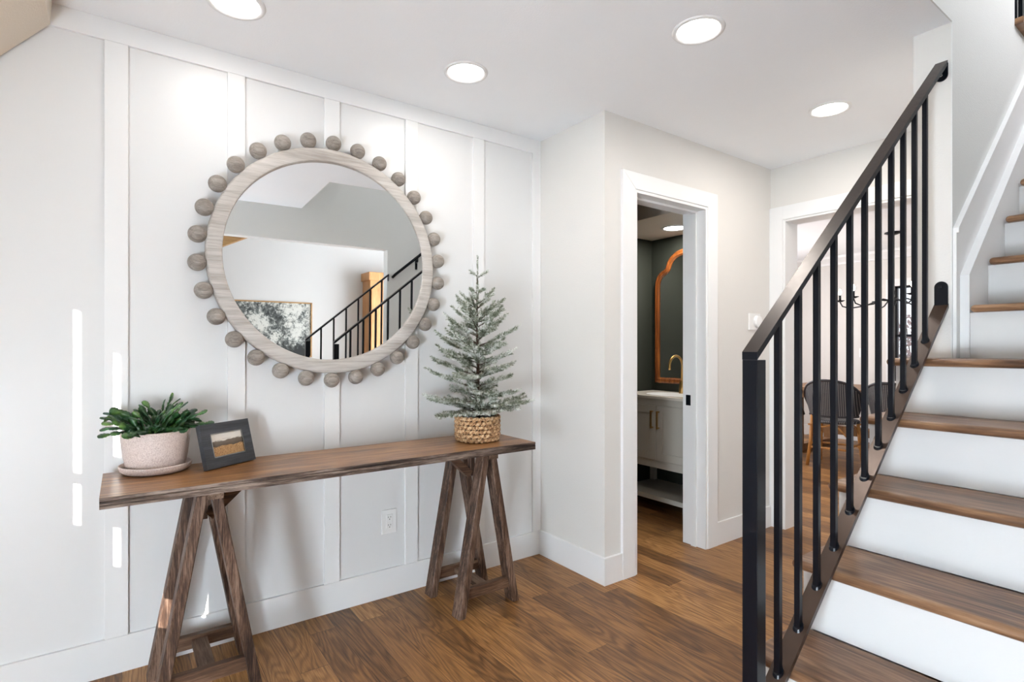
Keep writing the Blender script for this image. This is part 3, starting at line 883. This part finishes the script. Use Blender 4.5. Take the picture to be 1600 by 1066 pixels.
# ------------------------------------------------------------------ small picture frame
bl_, br_ = Vector((0.2555, 2.262, TH)), Vector((0.4405, 2.385, TH))
ang = math.atan2(br_.y-bl_.y, br_.x-bl_.x)
pf = thing('picture_frame', 'small charcoal tabletop frame holding a golden field photograph, beside the cactus', 'picture frame', bl_, ang)
W_, H_, Tk, lean = 0.222, 0.168, 0.020, R(-15)
mt = Matrix.Rotation(lean, 4, 'X'); b0 = 0.038
zl = 0.0045
mt = Matrix.Translation((0, 0, zl)) @ mt
mb = MB()
for bx in ((0, W_, 0, b0), (0, W_, H_-b0, H_), (0, b0, b0, H_-b0), (W_-b0, W_, b0, H_-b0)):
    mb.box(bx[0], bx[1], 0, Tk, bx[2], bx[3], 0.0, mt)
mb.build('frame', M['frame_grey'], pf)
mb = MB()
for bx in ((b0, W_-b0, b0, b0+0.004), (b0, W_-b0, H_-b0-0.004, H_-b0), (b0, b0+0.004, b0, H_-b0), (W_-b0-0.004, W_-b0, b0, H_-b0)):
    mb.box(bx[0], bx[1], 0.001, 0.008, bx[2], bx[3], 0.0, mt)
mb.build('inner_lip', M['chrome'], pf)
mb = MB(); mb.box(b0+0.002, W_-b0-0.002, 0.006, 0.008, b0+0.002, H_-b0-0.002, 0.0, mt)
mb.build('photograph', M['print'], pf)
mb = MB(); mb.bar((W_/2, 0.034, 0.105), (W_/2, 0.078, 0.003), 0.04, 0.003, 0.0, up=(0, 1, 0)); mb.build('easel_back', M['black_slot'], pf)

# ------------------------------------------------------------------ frosted fir in a woven basket
fc = (1.418, 2.262, TH)
ft = thing('frosted_fir_tree', 'small frosted fir tree in a woven basket at the right end of the table', 'tree', fc)
rb = 0.112
mb = MB()
rows = 6; hh = 0.118
for r_ in range(rows):
    z = 0.012 + r_*(hh-0.016)/(rows-1)
    rr_ = rb - 0.008 - (0.004 if r_ == 0 else 0)
    nl = 24
    for q in range(nl):
        a = 2*math.pi*(q + 0.5*(r_ % 2))/nl
        rot = Matrix.Rotation(a+math.pi/2, 3, 'Z') @ Matrix.Rotation(R(-22 + (q % 2)*4), 3, 'Y')
        mb.ball((rr_*math.cos(a), rr_*math.sin(a), z), 1.0, 10, (0.0195, 0.0105, 0.0098), rot)
nb0 = len(mb.bm.faces)
mb.lathe([(rb-0.014, 0.004), (rb-0.014, hh-0.005), (rb-0.02, hh-0.005), (rb-0.02, 0.006), (0, 0.006), (0, 0.001), (rb-0.014, 0.001)], 40)
mb.bm.faces.ensure_lookup_table()
for i in range(nb0, len(mb.bm.faces)): mb.bm.faces[i].material_index = 1  # dark inner wall: shade in the gaps between strands put into the colour
bk = mb.build('basket', [M['hyacinth'], M['twig']], ft)
mb = MB(); mb.lathe([(0, 0.098), (rb-0.021, 0.092)], 24); mb.build('filling', M['soil'], ft)
mb = MB(); topz = 0.83
mb.tube([(0, 0, 0.095), (0.003, 0, 0.35), (-0.002, 0.002, 0.6), (0, 0, topz)], [0.011, 0.008, 0.005, 0.0025], 8)
mb.build('trunk', M['twig'], ft)
rnd = random.Random(5)
def needles(mb, a, b_, nlen, count, spread=1.0):
    ax = (b_-a); Ln = ax.length
    if Ln < 1e-4: return
    d = ax.normalized(); x = d.orthogonal().normalized(); y = d.cross(x)
    for i in range(count):
        t = rnd.random(); an = rnd.uniform(0, 2*math.pi)
        rad = x*math.cos(an) + y*math.sin(an)
        p = a + ax*t
        nd = (rad*0.75*spread + d*0.75 + Vector((0, 0, 0.12))).normalized()
        L_ = nlen*rnd.uniform(0.75, 1.1)
        s1 = nd.orthogonal().normalized()*0.0019; s2 = nd.cross(s1)
        v0 = mb.bm.verts.new(p+s1); v1 = mb.bm.verts.new(p-s1*0.5+s2); v2 = mb.bm.verts.new(p-s1*0.5-s2)
        v3 = mb.bm.verts.new(p+nd*L_)
        for tri in ((v0, v1, v3), (v1, v2, v3), (v2, v0, v3)):
            mb.bm.faces.new(tri)
def branch(z, an, Ln, rise):
    mb = MB(); o = Vector((0, 0, z))
    hd = Vector((math.cos(an), math.sin(an), 0)); side = Vector((-math.sin(an), math.cos(an), 0))
    pts = [o + hd*Ln*t + Vector((0, 0, rise*Ln*(t*0.7 + 0.5*t*t))) for t in (0, 0.25, 0.5, 0.75, 1.0)]
    mb.tube(pts, [0.0032, 0.003, 0.0025, 0.002, 0.001], 5)
    nf = len(mb.bm.faces)
    for f in mb.bm.faces: f.material_index = 1
    for i in range(4): needles(mb, pts[i], pts[i+1], 0.0175, int(1000*(pts[i+1]-pts[i]).length*(0.3 if i == 0 else 1.35)))
    needles(mb, pts[-1], pts[-1]+(pts[-1]-pts[-2]).normalized()*0.01, 0.014, 16, 0.6)
    nt_ = max(1, int(Ln/0.05))
    for j in range(nt_):
        for s_ in (-1, 1):
            t = 0.28 + 0.55*(j+rnd.uniform(0, 0.6))/nt_
            base_ = pts[0].lerp(pts[-1], t); k = min(3, int(t*4)); base_ = pts[k].lerp(pts[k+1], t*4-k)
            tl = Ln*0.40*(1.15-t)*rnd.uniform(0.8, 1.2) + 0.018
            tip = base_ + (hd*0.75 + side*s_*0.62 + Vector((0, 0, rise*0.9+rnd.uniform(-0.05, 0.12)))).normalized()*tl
            mb.tube([base_, tip], [0.002, 0.0008], 4)
            needles(mb, base_, tip, 0.0165, int(tl*1150))
    # needle faces carry slot 0, twigs slot 1
    for f in mb.bm.faces:
        if len(f.verts) == 4: f.material_index = 1
    b2 = mb.build('branch', [M['needle'], M['twig']], ft)
NB = 46
for i in range(NB):
    t = i/(NB-1)
    z = 0.13 + 0.55*t**0.92
    an = i*2.39996 + rnd.uniform(-0.3, 0.3)
    Ln = (0.215*(1-t)**0.7 + 0.075)*rnd.uniform(0.72, 1.12)
    if math.sin(an) > 0: Ln = min(Ln, max(0.06, (YA-0.035-fc[1])/max(0.05, math.sin(an))-0.02))
    branch(z, an, Ln, 0.12+0.45*t+rnd.uniform(-0.12, 0.16))
for q in range(11):
    branch(0.105+0.02*(q % 3), q*0.571+0.2, rnd.uniform(0.10, 0.15), rnd.uniform(0.15, 0.7))
for (an, Ln, ri) in ((3.55, 0.29, -0.02), (-0.45, 0.27, 0.12), (4.4, 0.2, 0.0), (5.2, 0.22, 0.05), (2.95, 0.26, 0.25)):
    branch(0.15, an, Ln, ri)
for i in range(34):
    t = i/33; branch(0.11+0.5*t, i*2.39996+1.1, rnd.uniform(0.07, 0.12)*(1.1-0.4*t), 0.35+rnd.uniform(-0.3, 0.3))
for (z, an, Ln) in ((0.72, 0.3, 0.035), (0.72, 2.6, 0.03), (0.80, -0.3, 0.045), (0.805, 2.9, 0.03)):
    branch(z, an, Ln, 0.5)
mb = MB(); needles(mb, Vector((0, 0, 0.68)), Vector((0, 0, 0.76)), 0.018, 150, 0.8); needles(mb, Vector((0, 0, 0.76)), Vector((0, 0, 0.90)), 0.015, 190, 0.6)
mb.tube([(0, 0, 0.8), (0, 0, 0.90)], [0.0025, 0.001], 5)
mb.build('leader', M['needle'], ft)

# ------------------------------------------------------------------ outlet and thermostat
ol = thing('wall_outlet', 'white double electrical outlet low on the panelled wall, under the table', 'outlet', (1.067, YA+0.012, 0.366))
mb = MB(); mb.box(-0.038, 0.038, -0.006, 0, -0.058, 0.058, 0.002); mb.build('cover_plate', M['white_plastic'], ol)
mb = MB(); mb.box(-0.017, 0.017, -0.009, -0.006, -0.034, 0.034, 0.002); ins = mb.build('receptacle', M['white_plastic'], ol)
mb = MB()
for zc in (-0.019, 0.019):
    for xx in (-0.006, 0.006): mb.box(xx-0.001, xx+0.001, -0.0097, -0.009, zc-0.001, zc+0.006)
    mb.box(-0.002, 0.002, -0.0097, -0.009, zc-0.010, zc-0.006)
mb.build('slots', M['black_slot'], ins)
th = thing('thermostat', 'white wall thermostat with a round dial beside the bathroom door casing', 'thermostat', (3.40, YC-0.0002, 1.39))
mb = MB(); mb.box(-0.065, 0.065, -0.012, 0, -0.055, 0.055, 0.004); mb.build('plate', M['white_plastic'], th)
mb = MB(); mb.lathe([(0, -0.032), (0.036, -0.032), (0.041, -0.028), (0.042, -0.012)], 36, axis='y', c=(0.02, 0, 0)); mb.build('dial', M['white_plastic'], th)

# ------------------------------------------------------------------ bathroom
VX, VY0, VY1 = 3.16, 2.205, 2.975
va = thing('bathroom_vanity', 'taupe two-door vanity with open lower shelf and pale stone top in the bathroom', 'vanity', (VX, (VY0+VY1)/2, 0))
vy = (VY0+VY1)/2; vh = (VY1-VY0)/2; vd = 3.594-VX
mb = MB()
mb.box(0.012, vd, -vh, vh, 0.34, 0.845, 0.001)
for y in (-vh, vh-0.04):
    for x in (0.012, vd-0.05): mb.box(x, x+0.04, y, y+0.04, 0, 0.34)
mb.box(0.008, 0.03, -vh, vh, 0.34, 0.395, 0.001)
mb.box(0.008, 0.03, -vh, vh, 0.80, 0.845, 0.001)
mb.build('body', M['taupe'], va)
mb = MB(); mb.box(-0.012, vd, -vh-0.01, vh+0.01, 0.845, 0.865, 0.002)
mb.build('counter', M['marble'], va)
mb = MB(); mb.lathe([(0.0, 0.8), (0.13, 0.815), (0.17, 0.862), (0.178, 0.8665), (0.185, 0.865)], 36, c=(0.20, 0, 0)); 
for v_ in mb.bm.verts: v_.co.y *= 1.25; v_.co.x = 0.20+(v_.co.x-0.20)*0.85
for v_ in mb.bm.verts: v_.co.z = max(v_.co.z, 0.8655) + 0.001
mb.build('sink', M['white_plastic'], va)
mb = MB(); mb.box(0.012, vd, -vh+0.001, vh-0.001, 0.10, 0.135, 0.002); mb.build('lower_shelf', M['taupe'], va)
for s_ in (-1, 1):
    y0, y1 = (-vh+0.012, -0.002) if s_ < 0 else (0.002, vh-0.012)
    mb = MB(); fw = 0.055
    for (a, b_, c, d) in ((y0+fw, y1-fw, 0.40, 0.40+fw), (y0+fw, y1-fw, 0.795-fw, 0.795), (y0, y0+fw, 0.40, 0.795), (y1-fw, y1, 0.40, 0.795)):
        mb.box(-0.008, 0.012, a, b_, c, d, 0.001)
    mb.box(0.002, 0.012, y0+fw, y1-fw, 0.40+fw, 0.795-fw)
    dr = mb.build('cabinet_door', M['taupe'], va)
    mb = MB(); yh = s_*0.028
    mb.bar((-0.034, yh, 0.63), (-0.034, yh, 0.76), 0.009, 0.012, 0.002)
    for zz in (0.637, 0.753): mb.tube([(-0.008, yh, zz), (-0.034, yh, zz)], 0.005, 8)
    mb.build('handle', M['brass'], dr)
mb = MB()
fx = 3.50-VX
mb.lathe([(0.024, 0.866), (0.024, 0.90), (0.019, 0.96), (0.017, 0.962), (0, 0.962)], 20, c=(fx, 0.0, 0))
mb.tube([(fx, 0, 0.95)] + [(fx-0.075+0.075*math.cos(a), 0, 1.08+0.075*math.sin(a)) for a in [R(d) for d in range(0, 181, 15)]] + [(fx-0.15, 0, 1.05)], 0.0095, 12)
fa = thing('faucet', 'brushed brass gooseneck faucet standing on the bathroom counter', 'faucet', (VX, vy+0.035, 0))
mb.build('spout', M['brass'], fa)
mb = MB(); mb.tube([(fx, -0.02, 0.93), (fx, -0.055, 0.945)], 0.006, 8); mb.build('lever', M['brass'], fa)
# arched mirror: left side with the step near the top
bm_ = thing('arched_wall_mirror', 'arched bathroom mirror in a polished orange wood frame above the vanity', 'mirror', (3.594, 2.60, 0.93))
half = [(0.35, 0.0), (0.35, 0.78), (0.345, 0.83), (0.325, 0.875), (0.29, 0.905), (0.245, 0.925), (0.235, 0.955), (0.215, 0.995), (0.18, 1.03), (0.13, 1.055), (0.06, 1.068), (0, 1.07)]
for _ in range(2):      # soften the curved part of the outline
    nh = [half[0], half[1]]
    for i in range(1, len(half)-1):
        p, q = half[i], half[i+1]
        nh += [(p[0]*0.75+q[0]*0.25, p[1]*0.75+q[1]*0.25), (p[0]*0.25+q[0]*0.75, p[1]*0.25+q[1]*0.75)]
    half = nh + [half[-1]]
outl = half + [(-a, b_) for a, b_ in half[-2::-1]]
def inset(P, d):
    n = len(P); out = []
    for i in range(n):
        p0, p1, p2 = Vector(P[i-1]), Vector(P[i]), Vector(P[(i+1) % n])
        e1 = (p1-p0).normalized(); e2 = (p2-p1).normalized()
        n1 = Vector((-e1.y, e1.x)); n2 = Vector((-e2.y, e2.x)); nn_ = (n1+n2)
        if nn_.length < 1e-4: nn_ = n1
        nn_.normalize(); k_ = max(0.5, nn_.dot(n1)); out.append(tuple(p1 + nn_*d/k_))
    return out
mb = MB(); loops = [(outl, -0.001), (outl, -0.020), (inset(outl, 0.012), -0.030), (inset(outl, 0.028), -0.024), (inset(outl, 0.034), -0.028), (inset(outl, 0.045), -0.012)]
rings_ = [[mb.bm.verts.new((h_, p[0], p[1])) for p in lp] for lp, h_ in loops]
for A, B_ in zip(rings_[:-1], rings_[1:]):
    for i in range(len(A)): mb.bm.faces.new((A[i], A[(i+1) % len(A)], B_[(i+1) % len(A)], B_[i]))
mb.build('frame', M['orange_wood'], bm_)
mb = MB(); inn = inset(outl, 0.043); mb.bm.faces.new([mb.bm.verts.new((-0.010, p[0], p[1])) for p in inn]); mb.build('mirror_glass', M['mirror'], bm_)

# ------------------------------------------------------------------ dining room
dt = thing('dining_table', 'brown wooden dining table behind the dark woven chairs', 'dining table', (6.85, 2.5, 0))
mb = MB(); mb.box(-0.5, 0.5, -1.1, 0.98, 0.725, 0.765, 0.004); mb.build('table_top', M['dining'], dt)
mb = MB(); mb.box(-0.42, 0.42, -1.0, 0.88, 0.64, 0.725, 0.002); mb.build('apron', M['dining'], dt)
for (x, y) in ((-0.40, 0.72), (0.40, 0.72), (-0.40, -0.85), (0.40, -0.85)):
    mb = MB(); mb.box(x-0.05, x+0.05, y-0.05, y+0.05, 0.0, 0.64, 0.004); mb.build('leg', M['dining'], dt)
for y in (0.72, -0.85):
    mb = MB(); mb.box(-0.5, 0.5, y-0.045, y+0.045, 0.0, 0.09, 0.01); mb.build('foot', M['dining'], dt)
mb = MB(); mb.box(-0.04, 0.04, -0.8, 0.67, 0.20, 0.30, 0.003); mb.build('stretcher', M['dining'], dt)

def make_chair(label):
    """woven bistro chair facing +X; origin on the floor under the seat centre"""
    t = thing('woven_dining_chair', label, 'chair', (0, 0, 0), 0, 'woven chairs at the dining table')
    mb = MB()    # curved back shell
    nu, nv = 26, 12
    def P(u, v):
        a = R(180) + (u-0.5)*R(168)       # wraps behind
        top = 0.885 - 0.20*abs(2*u-1)**2.4
        z = 0.52 + (top-0.52)*v
        rx, ry = 0.21+0.05*v, 0.225+0.045*v
        return Vector((-0.02 + rx*math.cos(a), ry*math.sin(a), z))
    for off in (0.0, 0.012):
        G = [[mb.bm.verts.new(P(i/nu, j/nv)*1.0 + Vector((off, 0, 0))) for j in range(nv+1)] for i in range(nu+1)]
        for i in range(nu):
            for j in range(nv):
                f = mb.bm.faces.new((G[i][j], G[i+1][j], G[i+1][j+1], G[i][j+1])); f.smooth = True
    mb.build('backrest', M['weave'], t)
    mb = MB(); rim = [P(i/nu, 1.0) + Vector((0.006, 0, 0)) for i in range(nu+1)]
    rim = [Vector((0.17, rim[0].y*0.93, 0.47))] + rim + [Vector((0.17, rim[-1].y*0.93, 0.47))]
    mb.tube(rim, 0.014, 8); mb.tube([P(i/nu, 0.0) + Vector((0.006, 0, 0)) for i in range(nu+1)], 0.01, 8)
    mb.build('rim', M['cane_dark'], t)
    mb = MB(); mb.lathe([(0, 0.44), (0.20, 0.44), (0.225, 0.45), (0.228, 0.465), (0.215, 0.475), (0, 0.478)], 32); mb.build('seat', M['weave'], t)
    for (sx_, sy_) in ((-1, -1), (-1, 1), (1, -1), (1, 1)):
        mb = MB(); mb.tube([(sx_*0.15, sy_*0.17, 0.52 if sx_ < 0 else 0.45), (sx_*0.17, sy_*0.18, 0.25), (sx_*0.21, sy_*0.20, 0.0)], 0.0165, 10)
        for zz in (0.18, 0.42): mb.lathe([(0.019, -0.008), (0.021, 0), (0.019, 0.008)], 10, c=(sx_*0.175, sy_*0.183, zz))
        mb.build('leg', M['rattan'], t)
    mb = MB()
    for sx_ in (-1, 1): mb.tube([(sx_*0.18, -0.185, 0.19), (sx_*0.18, 0.185, 0.19)], 0.011, 8)
    for sy_ in (-1, 1):
        mb.tube([(-0.18, sy_*0.185, 0.22), (0.18, sy_*0.185, 0.22)], 0.011, 8)
        mb.tube([(-0.17, sy_*0.175, 0.30), (-0.08, sy_*0.17, 0.40), (0.0, sy_*0.17, 0.425), (0.08, sy_*0.17, 0.40), (0.17, sy_*0.175, 0.30)], 0.008, 8)
    mb.tube([(-0.165, -0.17, 0.30), (-0.165, -0.08, 0.40), (-0.165, 0.0, 0.425), (-0.165, 0.08, 0.40), (-0.165, 0.17, 0.30)], 0.008, 8)
    mb.build('stretchers', M['rattan'], t)
    return t
c1 = make_chair('dark woven dining chair seen whole between the balusters, its back to the foyer')
c1.location = (6.02, 2.62, 0); c1.rotation_euler = (0, 0, R(8))
dup(c1, (6.02, 2.03, 0), R(-4), 'dark woven dining chair half hidden by the stairs, right of the other')
dup(c1, (6.05, 3.28, 0), R(5), 'dark woven dining chair mostly hidden behind the casing of the dining opening')

ch = thing('chandelier', 'black iron candle chandelier hanging by a chain over the dining table', 'chandelier', (6.63, 2.31, CEIL))
mb = MB(); mb.lathe([(0, 0), (0.075, -0.001), (0.078, -0.012), (0.03, -0.03), (0, -0.03)], 28); mb.build('canopy', M['black'], ch)
mb = MB(); z = -0.03
for i in range(14):
    c_ = Vector((0, 0, z-0.022)); pts = []
    for q in range(12):
        a = 2*math.pi*q/12; h_, v_ = 0.011*math.cos(a), 0.024*math.sin(a)
        pts.append(c_ + (Vector((h_, 0, v_)) if i % 2 else Vector((0, h_, v_))))
    mb.tube(pts, 0.0032, 5, closed=True); z -= 0.040
mb.build('chain', M['black'], ch)
mb = MB(); mb.lathe([(0, z), (0.012, z-0.005), (0.02, z-0.05), (0.012, z-0.09), (0.034, z-0.14), (0.026, z-0.17), (0.010, z-0.20), (0, z-0.22)], 20); mb.build('hub', M['black'], ch)
zc = z-0.14
for q in range(6):
    a = R(37+60*q); d = Vector((math.cos(a), math.sin(a), 0)); Lr = 0.50
    mb = MB(); mb.tube([Vector((0, 0, zc)) + d*Lr*t_ + Vector((0, 0, h_)) for t_, h_ in ((0, 0), (0.25, 0.02), (0.5, -0.035), (0.8, -0.055), (0.95, -0.03), (1.0, 0.02))], 0.007, 8)
    am = mb.build('arm', M['black'], ch)
    cp = d*Lr + Vector((0, 0, zc))
    mb = MB(); mb.lathe([(0, 0.02), (0.02, 0.02), (0.048, 0.034), (0.05, 0.038), (0.02, 0.03)], 20, c=cp); mb.build('drip_cup', M['black'], am)
    mb = MB(); mb.lathe([(0.0, 0.03), (0.012, 0.03), (0.012, 0.10), (0, 0.10)], 14, c=cp); mb.build('candle_sleeve', M['black'], am)
    mb = MB(); mb.lathe([(0.006, 0.10), (0.014, 0.12), (0.015, 0.13), (0.009, 0.15), (0, 0.168)], 14, c=cp); mb.build('bulb', M['bulb'], am)

# dining window
mb = MB()
mb.box(XF-0.018, XF, WY0-0.09, WY0, WZ0-0.09, WZ1+0.09, 0.001); mb.box(XF-0.018, XF, WY1, WY1+0.09, WZ0-0.09, WZ1+0.09, 0.001)
mb.box(XF-0.018, XF, WY0, WY1, WZ1, WZ1+0.09, 0.001); mb.box(XF-0.018, XF, WY0, WY1, WZ0-0.09, WZ0, 0.001)
wo = struct('window_4', mb, M['white'])
mb = MB(); t_ = 0.028; ym_ = (WY0+WY1)/2
for (a, b_, c, d) in ((WY0, WY1, WZ0, WZ0+t_), (WY0, WY1, WZ1-t_, WZ1), (WY0, WY0+t_, WZ0, WZ1), (WY1-t_, WY1, WZ0, WZ1), (ym_-0.015, ym_+0.015, WZ0, WZ1), (WY0, WY1, 1.35, 1.38)):
    mb.box(XF+0.01, XF+0.05, a, b_, c, d)
mb.build('sash', M['black'], wo)
mb = MB(); mb.box(XF+0.028, XF+0.032, WY0+t_, WY1-t_, WZ0+t_, WZ1-t_); mb.build('pane', M['glass'], wo)
ds = thing('light_switch', 'white switch plate on the dining room wall left of its window', 'switch', (XF, 3.06, 1.15))
mb = MB(); mb.box(-0.006, 0, -0.038, 0.038, -0.058, 0.058, 0.002); pp = mb.build('cover_plate', M['white_plastic'], ds)
mb = MB(); mb.box(-0.010, -0.006, -0.010, 0.010, -0.03, 0.03); mb.build('rocker', M['taupe'], ds)
# shrub outside
mb = MB(); rnd = random.Random(3)
for i in range(1500):
    p = Vector((rnd.gauss(0, 0.35), rnd.uniform(-1.3, 1.3), rnd.uniform(0.1, 1.75)))
    q_ = Euler((rnd.random()*6, rnd.random()*6, rnd.random()*6)).to_matrix()
    vs = [mb.bm.verts.new(p + q_ @ Vector(c)) for c in ((-0.05, 0, 0), (0, -0.03, 0.008), (0.06, 0, 0), (0, 0.03, 0.008))]
    mb.bm.faces.new(vs)
sh = thing('garden_shrub', 'reddish garden shrub outside the dining room window', 'shrub', (9.4, 2.7, 0))
mb.build('foliage', M['shrub'], sh)
mb = MB()
for i in range(5): mb.tube([(0, -0.6+0.3*i, 0), (0.05, -0.65+0.33*i, 0.8), (0, -0.8+0.4*i, 1.5)], [0.02, 0.015, 0.006], 6)
mb.build('stems', M['twig'], sh)
mb = MB(); mb.box(8.4, 16, -6, 10, -0.3, -0.02); g_ = struct('ground', mb, M['soil'])

# ------------------------------------------------------------------ living room (seen in the round mirror)
ar = thing('framed_tree_print', 'large framed black and white tree picture on the living room wall, seen in the mirror', 'picture', (1.52, -4.6, 0.83))
mb = MB(); aw, ah = 0.62, 0.92
for (a, b_, c, d) in ((-aw, aw, 0, 0.02), (-aw, aw, ah-0.02, ah), (-aw, -aw+0.02, 0, ah), (aw-0.02, aw, 0, ah)): mb.box(a, b_, 0.001, 0.04, c, d, 0.001)
mb.build('frame', M['beam'], ar)
mb = MB(); mb.box(-aw+0.02, aw-0.02, 0.002, 0.02, 0.02, ah-0.02); mb.build('print', M['tree_print'], ar)
cb = thing('pine_cabinet', 'tall honey pine cabinet against the living room wall, seen in the mirror', 'cabinet', (3.45, -4.35, 0))
mb = MB(); mb.box(-0.45, 0.45, -0.24, 0.2, 0.02, 2.16, 0.003); mb.build('body', M['honey'], cb)
mb = MB(); mb.box(-0.48, 0.48, -0.245, 0.23, 2.16, 2.30, 0.01); mb.build('cornice', M['honey'], cb)
for s_ in (-1, 1):
    x0, x1 = (-0.43, -0.004) if s_ < 0 else (0.004, 0.43)
    mb = MB()
    for (a, b_, c, d) in ((x0+0.06, x1-0.06, 0.1, 0.18), (x0+0.06, x1-0.06, 1.0, 1.06), (x0+0.06, x1-0.06, 1.96, 2.03), (x0, x0+0.06, 0.1, 2.03), (x1-0.06, x1, 0.1, 2.03)): mb.box(a, b_, 0.2, 0.222, c, d, 0.002)
    mb.box(x0+0.06, x1-0.06, 0.2, 0.21, 0.18, 1.96)
    d_ = mb.build('cabinet_door', M['honey'], cb)
    mb = MB(); mb.tube([(s_*0.03, 0.225, 1.1), (s_*0.03, 0.245, 1.12), (s_*0.03, 0.245, 1.2), (s_*0.03, 0.225, 1.22)], 0.006, 8); mb.build('handle', M['black'], d_)
bmx = MB(); bmx.bar((-1.69, -3.0, 1.25), (2.3, -3.0, 3.27), 0.16, 0.18, 0.004); ob = bmx.build('ceiling_beam', M['beam'])
tag(ob, 'slanting honey wood beam in the living room, seen at the left edge of the round mirror', 'beam')
